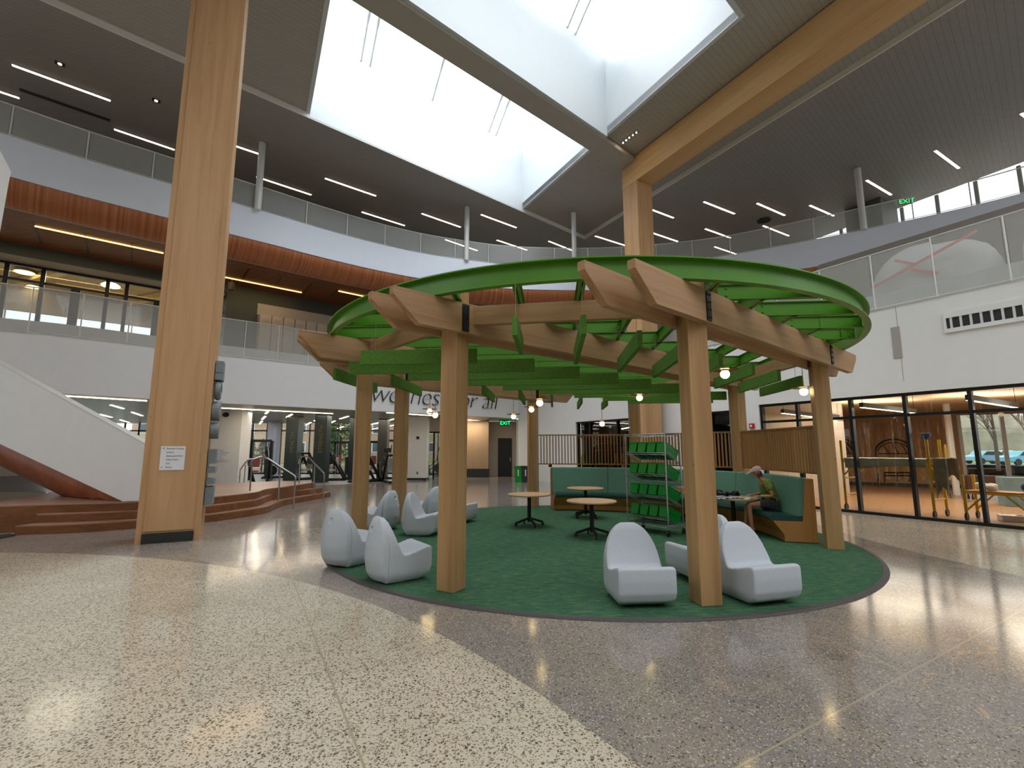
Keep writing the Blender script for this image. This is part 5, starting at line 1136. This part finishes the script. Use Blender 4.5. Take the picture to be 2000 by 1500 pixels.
props(s.build('yellow_cord', M_yellow), 'coil of yellow cord hung at the end of the yellow scaffold', 'cord')
s = MB(); q = B_ + Vector((0, 0, 1.845)); s.lathe([(.03, -.02), (.09, .05), (.1, .12), (.06, .13)], q, 14); props(s.build('blue_funnel', M_blue), 'blue cap on the scaffold upright', 'cap')
A2, B2 = ons(1872, .75), ons(1998, .75); scaffold(A2, B2, .7, 1.0, .62, 'lower yellow scaffold near the right picture edge behind the glass')
s = MB(); q = (A2 * .7 + B2 * .3) + WN * .35; 
for k in range(5): s.ball((q.x + .1 * math.cos(k * 2.1), q.y + .1 * math.sin(k * 2.1), .72 + .02 * k), .1, 10, sc=(1.2, 1, .6))
props(s.build('plastic_bag', V_film, smooth=True), 'crumpled clear plastic bag on the lower scaffold', 'bag')
q = B2 * .93 + A2 * .07 + WN * .3; s = MB(); s.ball((q.x, q.y, .79), .11, 14, sc=(1, 1, 1)); props(s.build('blue_tape_ball', M_blue, smooth=True), 'round blue bundle on the lower scaffold', 'bundle')
def crate(u, y, d, z0, mt, nm, lab, cat, parts=True):
    p = at_y(u, 877, y); t = thing(nm, lab, cat, (p.x, p.y, .009)); s = MB(); s.box((p.x, p.y, z0 + d[2] / 2), d, R(-30)); s.build('body', mt, t, bevel=.01)
    if z0 > .1:
        for x, y_ in ((-.4, -.35), (.4, -.35), (.4, .35), (-.4, .35)):
            c_, s_ = math.cos(R(-30)), math.sin(R(-30)); X, Y = x * d[0], y_ * d[1]; s = MB(); q = Vector((p.x + X * c_ - Y * s_, p.y + X * s_ + Y * c_, .075)); s.tube([q - BD * .02, q + BD * .02], .065, 12); s.bar(q, q + Vector((0, 0, z0 - .06)), .02, .03); s.build('castor', M_blackpl, t, smooth=True, angle=40)
    return t
M_brown = plain('dark_brown_leather', '#40271b', .5, var=.2)
t = crate(1920, 15.2, (1.1, .6, .55), .22, M_brown, 'wheeled_cabinet', 'dark brown wheeled cabinet behind the lower scaffold', 'cabinet')
p = at_y(1920, 877, 15.2); s = MB(); s.tube([(p.x - .4, p.y + .2, .77), (p.x - .38, p.y + .2, .98), (p.x + .38, p.y - .2, .98), (p.x + .4, p.y - .2, .77)], .02, 6); s.build('handle', M_brown, t)
crate(1985, 13.6, (.9, .55, .8), .01, plain('blue_grey_boxes', '#6f8b96', .5, var=.15), 'stacked_bin', 'blue grey storage chest behind the lower scaffold', 'chest')
for u, y, lab in ((1958, 10.85, 'white tray on the floor close behind the studio glass, left one'), (1990, 10.75, 'white tray on the floor close behind the studio glass, right one')): crate(u, y, (.42, .3, .13), .01, M_sign, 'tray', lab, 'tray')
# ------------------------------------------------------------------ outside
s = MB(); s.box((10, 70, -.12), (220, 78, .2)); struct(s.build('ground_outside', plain('lawn_green', '#6f8a4a', .9, var=.2)))
s = MB(); s.box((52, 38, -.1), (60, 30, .2)); struct(s.build('ground_car_park', plain('asphalt', '#8d8f92', .9)))
def house(x, y, w_, h, lab):
    t = thing('house', lab, 'house', (x, y, 0), 'houses beyond the gym windows'); s = MB(); s.box((x, y, h / 2), (w_, 6, h)); s.build('wall', plain('tan_brick', '#b59c88', .9, var=.12, scale=8), t)
    s = MB(); s.hexa([(x - w_ / 2 - .4, y - 3.5, h), (x + w_ / 2 + .4, y - 3.5, h), (x + w_ / 2 + .4, y + 3.5, h), (x - w_ / 2 - .4, y + 3.5, h)], [(x - w_ / 2, y - .3, h + 2), (x + w_ / 2, y - .3, h + 2), (x + w_ / 2, y + .3, h + 2), (x - w_ / 2, y + .3, h + 2)]); s.build('roof', plain('grey_shingle', '#6d6b6b', .9), t)
    k = int(w_ / 3)
    for i in range(k):
        for z in (1.2, 3.4):
            s = MB(); s.box((x - w_ / 2 + 1.5 + i * 3, y - 3.02, z + .6), (1.5, .06, 1.2)); f = s.build('window_frame', M_sign, t); s = MB(); s.box((x - w_ / 2 + 1.5 + i * 3, y - 3.06, z + .6), (1.25, .04, 1.0)); s.build('window_pane', plain('pane_dark', '#4b5a66', .2), f)
house(-33, 58, 22, 5.2, 'tan brick house beyond the gym windows, behind the cable tower'); house(-13, 60, 15, 5.2, 'tan brick house beyond the gym windows, between the rear timber posts')
def tree(x, y, h, w_, lab, seed, mt, bare=False):
    rnd = random.Random(seed); t = thing('tree', lab, 'tree', (x, y, 0)); s = MB(); s.tube([(x, y, -.02), (x + .05, y, h * .35), (x, y, h * .6)], [h * (.017 if bare else .035), h * (.014 if bare else .028), h * (.008 if bare else .018)], 8); s.build('trunk', plain('bark', '#6d5c4e', .9), t); s = MB()
    if bare:
        def br(p, d, l, r, k):
            q = p + d * l; s.tube([p, q], [r, r * .65], 5)
            if k: 
                for _ in range(4): br(q if rnd.random() < .7 else p + d * l * .6, (d + Vector((rnd.uniform(-.8, .8), rnd.uniform(-.8, .8), rnd.uniform(-.1, .5)))).normalized(), l * .68, r * .58, k - 1)
        for _ in range(6): br(Vector((x, y, h * .25 + rnd.random() * h * .2)), Vector((rnd.uniform(-.7, .7), rnd.uniform(-.7, .7), 1)).normalized(), h * .22, h * .006, 4)
        s.build('branches', MATS.get('bark_tw') or plain('bark_tw', '#8a7a6c', .9), t)
    else:
        for _ in range(1500):
            a, z = rnd.uniform(0, 2 * PI), rnd.random(); r_ = w_ * math.sqrt(rnd.random()) * (1 - z) ** .6; c = Vector((x + r_ * math.cos(a), y + r_ * math.sin(a), h * .12 + z * h * .88)); e = h * .03
            u_ = Vector((rnd.uniform(-1, 1), rnd.uniform(-1, 1), rnd.uniform(-1, 1))).normalized(); v_ = u_.cross(Vector((0, 0, 1))).normalized(); s.add([c - u_ * e, c + v_ * e * .5, c + u_ * e, c - v_ * e * .5], [(0, 1, 2, 3)])
        s.build('foliage', mt, t)
M_leaf = plain('leaf_green', '#5d8a4c', .8, var=.3, scale=1)
for u, y, h, w_, lab, sd in ((664, 42, 4.6, 1.9, 'dense green tree outside the gym window left of the rear timber post', 1), (643, 44, 4.2, 1.2, 'green tree outside, left of the dense tree', 2), (488, 40, 3.0, .7, 'slim green conifer outside behind the cable tower', 3), (513, 39, 2.4, .7, 'small green conifer outside next to the cable tower', 4), (585, 41, 2.6, .6, 'slim green conifer outside between the dark pillars', 5)):
    p = at_y(u, 877, y); tree(p.x, y, h, w_, lab, sd, M_leaf)
for u, y, h, lab, sd in ((1945, 36, 7.5, 'bare spreading tree outside the studio window', 11), (2010, 44, 9.0, 'second bare tree outside at the right picture edge', 12)):
    p = at_y(u, 877, y); tree(p.x, y, h, 2, lab, sd, None, True)
def car(u, y, col, lab):
    p = at_y(u, 877, y); t = thing('car', lab, 'car', (p.x, p.y, .005), 'parked cars'); P = [(-2.1, .35), (-2.05, .8), (-1.2, .95), (-.7, 1.4), (.7, 1.42), (1.3, .95), (2.05, .85), (2.1, .35)]
    s = MB(); s.extr([(p.x + a, p.y - .8, z) for a, z in P], (0, 1.6, 0)); s.build('body', plain('paint_' + col[1:], col, .25), t, bevel=.05)
    s = MB(); s.extr([(p.x + a, p.y - .82, z) for a, z in ((-1.1, .97), (-.65, 1.34), (.65, 1.36), (1.15, .97))], (0, 1.64, 0)); s.build('side_window', M_blackpl, t)
    for a in (-1.3, 1.3):
        for b in (-.82, .62): s = MB(); s.tube([(p.x + a, p.y + b, .33), (p.x + a, p.y + b + .2, .33)], .33, 16); s.build('wheel', M_blackpl, t)
car(1925, 52, '#7fa9bd', 'blue car parked outside, left of the bare tree'); car(1995, 48, '#6fb3c8', 'bright blue car parked outside at the right picture edge'); car(1955, 60, '#d8dadb', 'pale car parked outside behind the bare tree')

s = MB(); rnd = random.Random(5)
for i in range(46):
    x = 35 + i * 2.2; s.ball((x, 96 - i * .9, 2.2 + rnd.random() * 1.2), 4.5 + rnd.random() * 2, 10, sc=(1, .6, 1))
props(s.build('treeline', plain('bare_winter_woods', '#a3988a', .95, var=.25, scale=.5)), 'bare winter trees along the far side of the car park', 'trees', None, 'stuff')
s = MB(); s.prism([(-30.2, 11), (-30, 11), (-30, 31.2), (-30.2, 31.2)], 0, 3.27); struct(s.build('wall_gym_side', M_beige))
# ------------------------------------------------------------------ the seated person
PS = .9
PF = Vector((-.975, .22, 0)).normalized(); PLf = Vector((-PF.y, PF.x, 0)); PO = Vector((4.88, 9.11, .025))
if PLf.y > 0: PLf = -PLf
def pw(f, l, z): return PO + PF * f + PLf * l + Vector((0, 0, z))
def skin(chains, sub=2):
    """chains: list of (list of (f, l, z), radii); returns MB-like lists in world space joined into one mesh"""
    out = MB()
    for pts, rs in chains:
        me = bpy.data.meshes.new('sk'); me.from_pydata([tuple(pw(*p)) for p in pts], [(i, i + 1) for i in range(len(pts) - 1)], []); o = bpy.data.objects.new('sk', me); C.objects.link(o)
        o.modifiers.new('s', 'SKIN'); 
        for i, r in enumerate(rs): q = r if isinstance(r, tuple) else (r, r); me.skin_vertices[0].data[i].radius = q
        me.skin_vertices[0].data[0].use_root = True
        m = o.modifiers.new('u', 'SUBSURF'); m.levels = sub; m.render_levels = sub
        e = eval_mesh(o); b = len(out.v); out.v += [tuple(v.co) for v in e.vertices]
        for p in e.polygons: out.f.append(tuple(b + i for i in p.vertices)); out.m.append(0)
        bpy.data.objects.remove(o); bpy.data.meshes.remove(e)
    return out
def tree_skin(pts, edges, rs, sub=2):
    me = bpy.data.meshes.new('sk'); me.from_pydata([tuple(pw(*p)) for p in pts], edges, []); o = bpy.data.objects.new('sk', me); C.objects.link(o); o.modifiers.new('s', 'SKIN')
    for i, r in enumerate(rs): q = r if isinstance(r, tuple) else (r, r); me.skin_vertices[0].data[i].radius = q
    me.skin_vertices[0].data[0].use_root = True
    m = o.modifiers.new('u', 'SUBSURF'); m.levels = sub; m.render_levels = sub
    e = eval_mesh(o); out = MB(); out.v = [tuple(v.co) for v in e.vertices]
    for p in e.polygons: out.f.append(tuple(p.vertices)); out.m.append(0)
    bpy.data.objects.remove(o); bpy.data.meshes.remove(e); return out
M_skin = plain('warm_skin', '#c08a6a', .55, var=.05); M_shirt = plain('olive_printed_shirt', '#75833c', .85, var=.35, scale=22); M_shorts = plain('dark_patterned_shorts', '#37343a', .85, var=.4, scale=30); M_cap = plain('pale_pink_cap', '#c9a9a6', .85, var=.05); M_hair = plain('brown_hair', '#4a3020', .6, var=.2, scale=20)
per = thing('person', 'person in pink cap, olive shirt and dark shorts sitting at the table handling shoes', 'person', tuple(pw(0, 0, .48)))
B = [(0, 0, .58), (.015, 0, .68), (.06, 0, .82), (.11, 0, .95), (.155, 0, 1.0), (.19, 0, 1.05),          # 0-5 pelvis .. neck
     (.1, .15, .935), (.04, .22, .72), (.25, .17, .705), (.1, -.15, .935), (.09, -.22, .73), (.29, -.12, .705),     # arms 6-11
     (.05, .085, .555), (.43, .1, .55), (.4, .09, .14), (.36, .085, .07), (.5, .09, .045),                 # near leg 12-16
     (.05, -.085, .555), (.42, -.05, .535), (.46, -.1, .14), (.42, -.1, .07), (.56, -.1, .045),           # far leg 17-21
     (.225, 0, 1.10), (.245, 0, 1.15), (.248, 0, 1.2)]                                                    # head 22-24
ed = [(0, 1), (1, 2), (2, 3), (3, 4), (4, 5), (3, 6), (6, 7), (7, 8), (3, 9), (9, 10), (10, 11), (0, 12), (12, 13), (13, 14), (14, 15), (15, 16), (0, 17), (17, 18), (18, 19), (19, 20), (20, 21), (5, 22), (22, 23), (23, 24)]
rs = [(.105, .12), (.095, .115), (.1, .12), (.075, .09), .05, .043, .05, .036, .024, .05, .036, .024, .075, .052, .034, .032, .026, .075, .052, .034, .032, .026, .07, .082, .055]
body = tree_skin(B, ed, rs)
def hand(wr, d, side, z=.0):
    f, l, zz = wr; ch = [([(f, l, zz), (f + .035 * d[0], l + .035 * d[1], zz), (f + .075 * d[0], l + .075 * d[1], zz - .004)], [.021, (.03, .017), (.032, .014)])]
    px, py = -d[1], d[0]
    for i, (o_, ln) in enumerate(((-.024, .055), (-.008, .065), (.008, .062), (.024, .048))):
        b0 = (f + .07 * d[0] + px * o_, l + .07 * d[1] + py * o_, zz - .004); b1 = (b0[0] + d[0] * ln * .5, b0[1] + d[1] * ln * .5, zz + .004 - .006 * i); b2 = (b0[0] + d[0] * ln * .85, b0[1] + d[1] * ln * .85, zz - .018 - .003 * i)
        ch.append(([(f + .05 * d[0] + px * o_ * .8, l + .05 * d[1] + py * o_ * .8, zz - .003), b0, b1, b2], [.009, .009, .0082, .007]))
    o_ = side * .03; ch.append(([(f + .02 * d[0] + px * o_ * .6, l + .02 * d[1] + py * o_ * .6, zz), (f + .05 * d[0] + px * o_ * 1.5, l + .05 * d[1] + py * o_ * 1.5, zz - .006), (f + .08 * d[0] + px * o_ * 1.45, l + .08 * d[1] + py * o_ * 1.45, zz - .016)], [.011, .0095, .008]))
    return skin(ch)
for h in (hand((.25, .17, .705), (.93, -.37), 1), hand((.29, -.12, .705), (.97, .22), -1)):
    b = len(body.v); body.v += h.v; body.f += [tuple(b + i for i in f) for f in h.f]; body.m += h.m
# nose, brow, lips and ears belong to the head surface
ext = skin([([(.325, 0, 1.135), (.347, 0, 1.105), (.338, 0, 1.1)], [.011, .013, .01]), ([(.315, -.02, 1.068), (.324, 0, 1.07), (.315, .02, 1.068)], [.006, .008, .006]), ([(.25, .072, 1.14), (.24, .08, 1.12), (.245, .074, 1.1)], [.012, .015, .01]), ([(.25, -.072, 1.14), (.24, -.08, 1.12), (.245, -.074, 1.1)], [.012, .015, .01]), ([(.29, 0, 1.055), (.305, 0, 1.045), (.28, 0, 1.04)], [.022, .018, .02])])
b = len(body.v); body.v += ext.v; body.f += [tuple(b + i for i in f) for f in ext.f]; body.m += ext.m
body.build('body', M_skin, per, smooth=True, angle=80)
for l in (.027, -.027): s = MB(); q = pw(.326, l, 1.125); s.ball(q, .01, 10); s.build('eye', M_ink, per, smooth=True)
tree_skin([(0, 0, .56), (.01, 0, .66), (.055, 0, .82), (.1, 0, .955), (.1, .15, .95), (.06, .205, .8), (.1, -.15, .95), (.09, -.205, .8), (.13, 0, .99)], [(0, 1), (1, 2), (2, 3), (3, 4), (4, 5), (3, 6), (6, 7), (3, 8)], [(.14, .155), (.13, .15), (.132, .155), (.105, .11), .078, .076, .078, .076, .064]).build('shirt', M_shirt, per, smooth=True, angle=80)
tree_skin([(0, 0, .565), (.06, .09, .555), (.26, .1, .555), (.06, -.09, .555), (.24, -.07, .548)], [(0, 1), (1, 2), (0, 3), (3, 4)], [(.12, .125), .09, .085, .09, .085]).build('shorts', M_shorts, per, smooth=True, angle=80)
# cap with brim, hair below it
s = MB(); q = pw(.24, 0, 1.165); b = 0; n = 20
for j in range(9):
    a = PI / 2 * j / 8
    for i in range(n): t_ = 2 * PI * i / n; s.v.append(tuple(q + PF * (.098 * math.cos(a) * math.cos(t_)) + PLf * (.086 * math.cos(a) * math.sin(t_)) + Vector((0, 0, .088 * math.sin(a) - .03 * math.cos(t_) * math.cos(a)))))
for j in range(8):
    for i in range(n): s.f.append((j * n + i, j * n + (i + 1) % n, (j + 1) * n + (i + 1) % n, (j + 1) * n + i)); s.m.append(0)
cap = s.build('cap', M_cap, per, smooth=True)
s = MB(); top = [q + PF * (.085 + .1 * math.sin(PI * k / 10)) + PLf * (.078 * math.cos(PI * k / 10)) + Vector((0, 0, -.02 - .055 * math.sin(PI * k / 10))) for k in range(11)]
s.hexa(top, [p + Vector((0, 0, .007)) for p in top]); s.build('brim', M_cap, cap)
skin([([(.2, .0, 1.17), (.165, .0, 1.1), (.15, 0, 1.03)], [(.07, .055), (.06, .04), (.035, .025)]), ([(.23, .07, 1.14), (.215, .07, 1.08), (.2, .06, 1.03)], [.022, .024, .014]), ([(.23, -.07, 1.14), (.215, -.07, 1.08), (.2, -.06, 1.03)], [.022, .024, .014])]).build('hair', M_hair, per, smooth=True, angle=80)
s = MB(); c = Vector(pw(.215, .178, .708)); s.tube([pw(.205, .181, .708), pw(.225, .176, .708)], .029, 14); s.build('watch', M_chrome, per, smooth=True, angle=40)
for f, l in ((.38, .088), (.44, -.1)):
    skin([([(f - .03, l, .085), (f - .02, l, .052), (f + .08, l, .045), (f + .15, l, .04)], [.042, .035, .034, .024])]).build('shoe', M_blackpl, per, smooth=True, angle=80)
# ------------------------------------------------------------------ daylight
w = bpy.data.worlds.new('overcast_sky'); bpy.context.scene.world = w; w.use_nodes = True
bg = w.node_tree.nodes['Background']
tcw = w.node_tree.nodes.new('ShaderNodeTexCoord'); sx = w.node_tree.nodes.new('ShaderNodeSeparateXYZ'); w.node_tree.links.new(tcw.outputs['Generated'], sx.inputs[0])
cr = w.node_tree.nodes.new('ShaderNodeValToRGB'); w.node_tree.links.new(sx.outputs[2], cr.inputs[0])
cr.color_ramp.elements[0].position = 0; cr.color_ramp.elements[0].color = (.72, .76, .8, 1); cr.color_ramp.elements[1].position = .5; cr.color_ramp.elements[1].color = (.95, .97, 1, 1)
w.node_tree.links.new(cr.outputs[0], bg.inputs['Color']); bg.inputs['Strength'].default_value = 1.7
def daylight(b0, b1, power):
    ld = bpy.data.lights.new('skylight_daylight', 'AREA'); ld.shape = 'RECTANGLE'; ld.size = 9.2; ld.size_y = abs(b1 - b0) * .96; ld.energy = power; ld.color = (.95, .98, 1)
    o = bpy.data.objects.new('skylight_daylight', ld); C.objects.link(o); o.location = ab(-4.75, (b0 + b1) / 2, SH + 1.6)
    o.rotation_euler = (0, 0, R(41))
daylight(.03, 5.03, 620); daylight(6.02, 11.2, 620)
def lamp(loc, sx, sy, power, col, up=False, rz=0, spread=PI):
    ld = bpy.data.lights.new('fixture_lamp', 'AREA'); ld.shape = 'RECTANGLE'; ld.size = sx; ld.size_y = sy; ld.energy = power; ld.color = col
    o = bpy.data.objects.new('fixture_lamp', ld); C.objects.link(o); o.location = loc; o.rotation_euler = (PI if up else 0, 0, rz); return o
WARM = (1, .86, .68); NEUT = (1, .93, .84)
# studio pendants throw light up and down
for s_, o_ in ((.3, 2.2), (1.6, 5.5), (3.0, 2.6), (-1.0, 5.0), (4.5, 6.0)):
    p = wp(s_, 2.6, o_); lamp(p + Vector((0, 0, .06)), 2.2, 1.0, 30, NEUT, True, R(-10)); lamp(p - Vector((0, 0, .02)), 2.6, 1.8, 30, NEUT, False, R(-10))
# gym ceiling bars
for x, y in ((-12, 22), (-9, 24), (-14, 27), (-9.5, 28), (-6.5, 26.5), (-18, 24)): lamp((x, y, 3.22), 2.2, 1.8, 34, NEUT, False, R(41))
lamp((-2.6, 26.8, 3.2), 2.2, .3, 40, WARM); lamp((-10, 20.3, 3.2), 5, .06, 30, WARM, False, R(41))
# second level gym bays and wood ceiling lines
for a in (-7, -1.5, 3.5): q = dp(a, 8.5, 4.5); lamp(q, 2.2, 2.2, 130, WARM)
for a in (-3, 2.5): q = dp(a, 8.31, -1.2); lamp(q, 4, .05, 16, (1, .7, .35), False, R(40))
sc = bpy.context.scene
sc.cycles.use_denoising = True; sc.cycles.max_bounces = 8; sc.cycles.diffuse_bounces = 5; sc.cycles.glossy_bounces = 4; sc.cycles.transparent_max_bounces = 24; sc.cycles.caustics_reflective = False; sc.cycles.caustics_refractive = False
sc.cycles.sample_clamp_indirect = 6
sc.view_settings.view_transform = 'Standard'; sc.view_settings.look = 'None'; sc.view_settings.exposure = 0.65; sc.view_settings.gamma = 1; sc.view_settings.use_curve_mapping = False
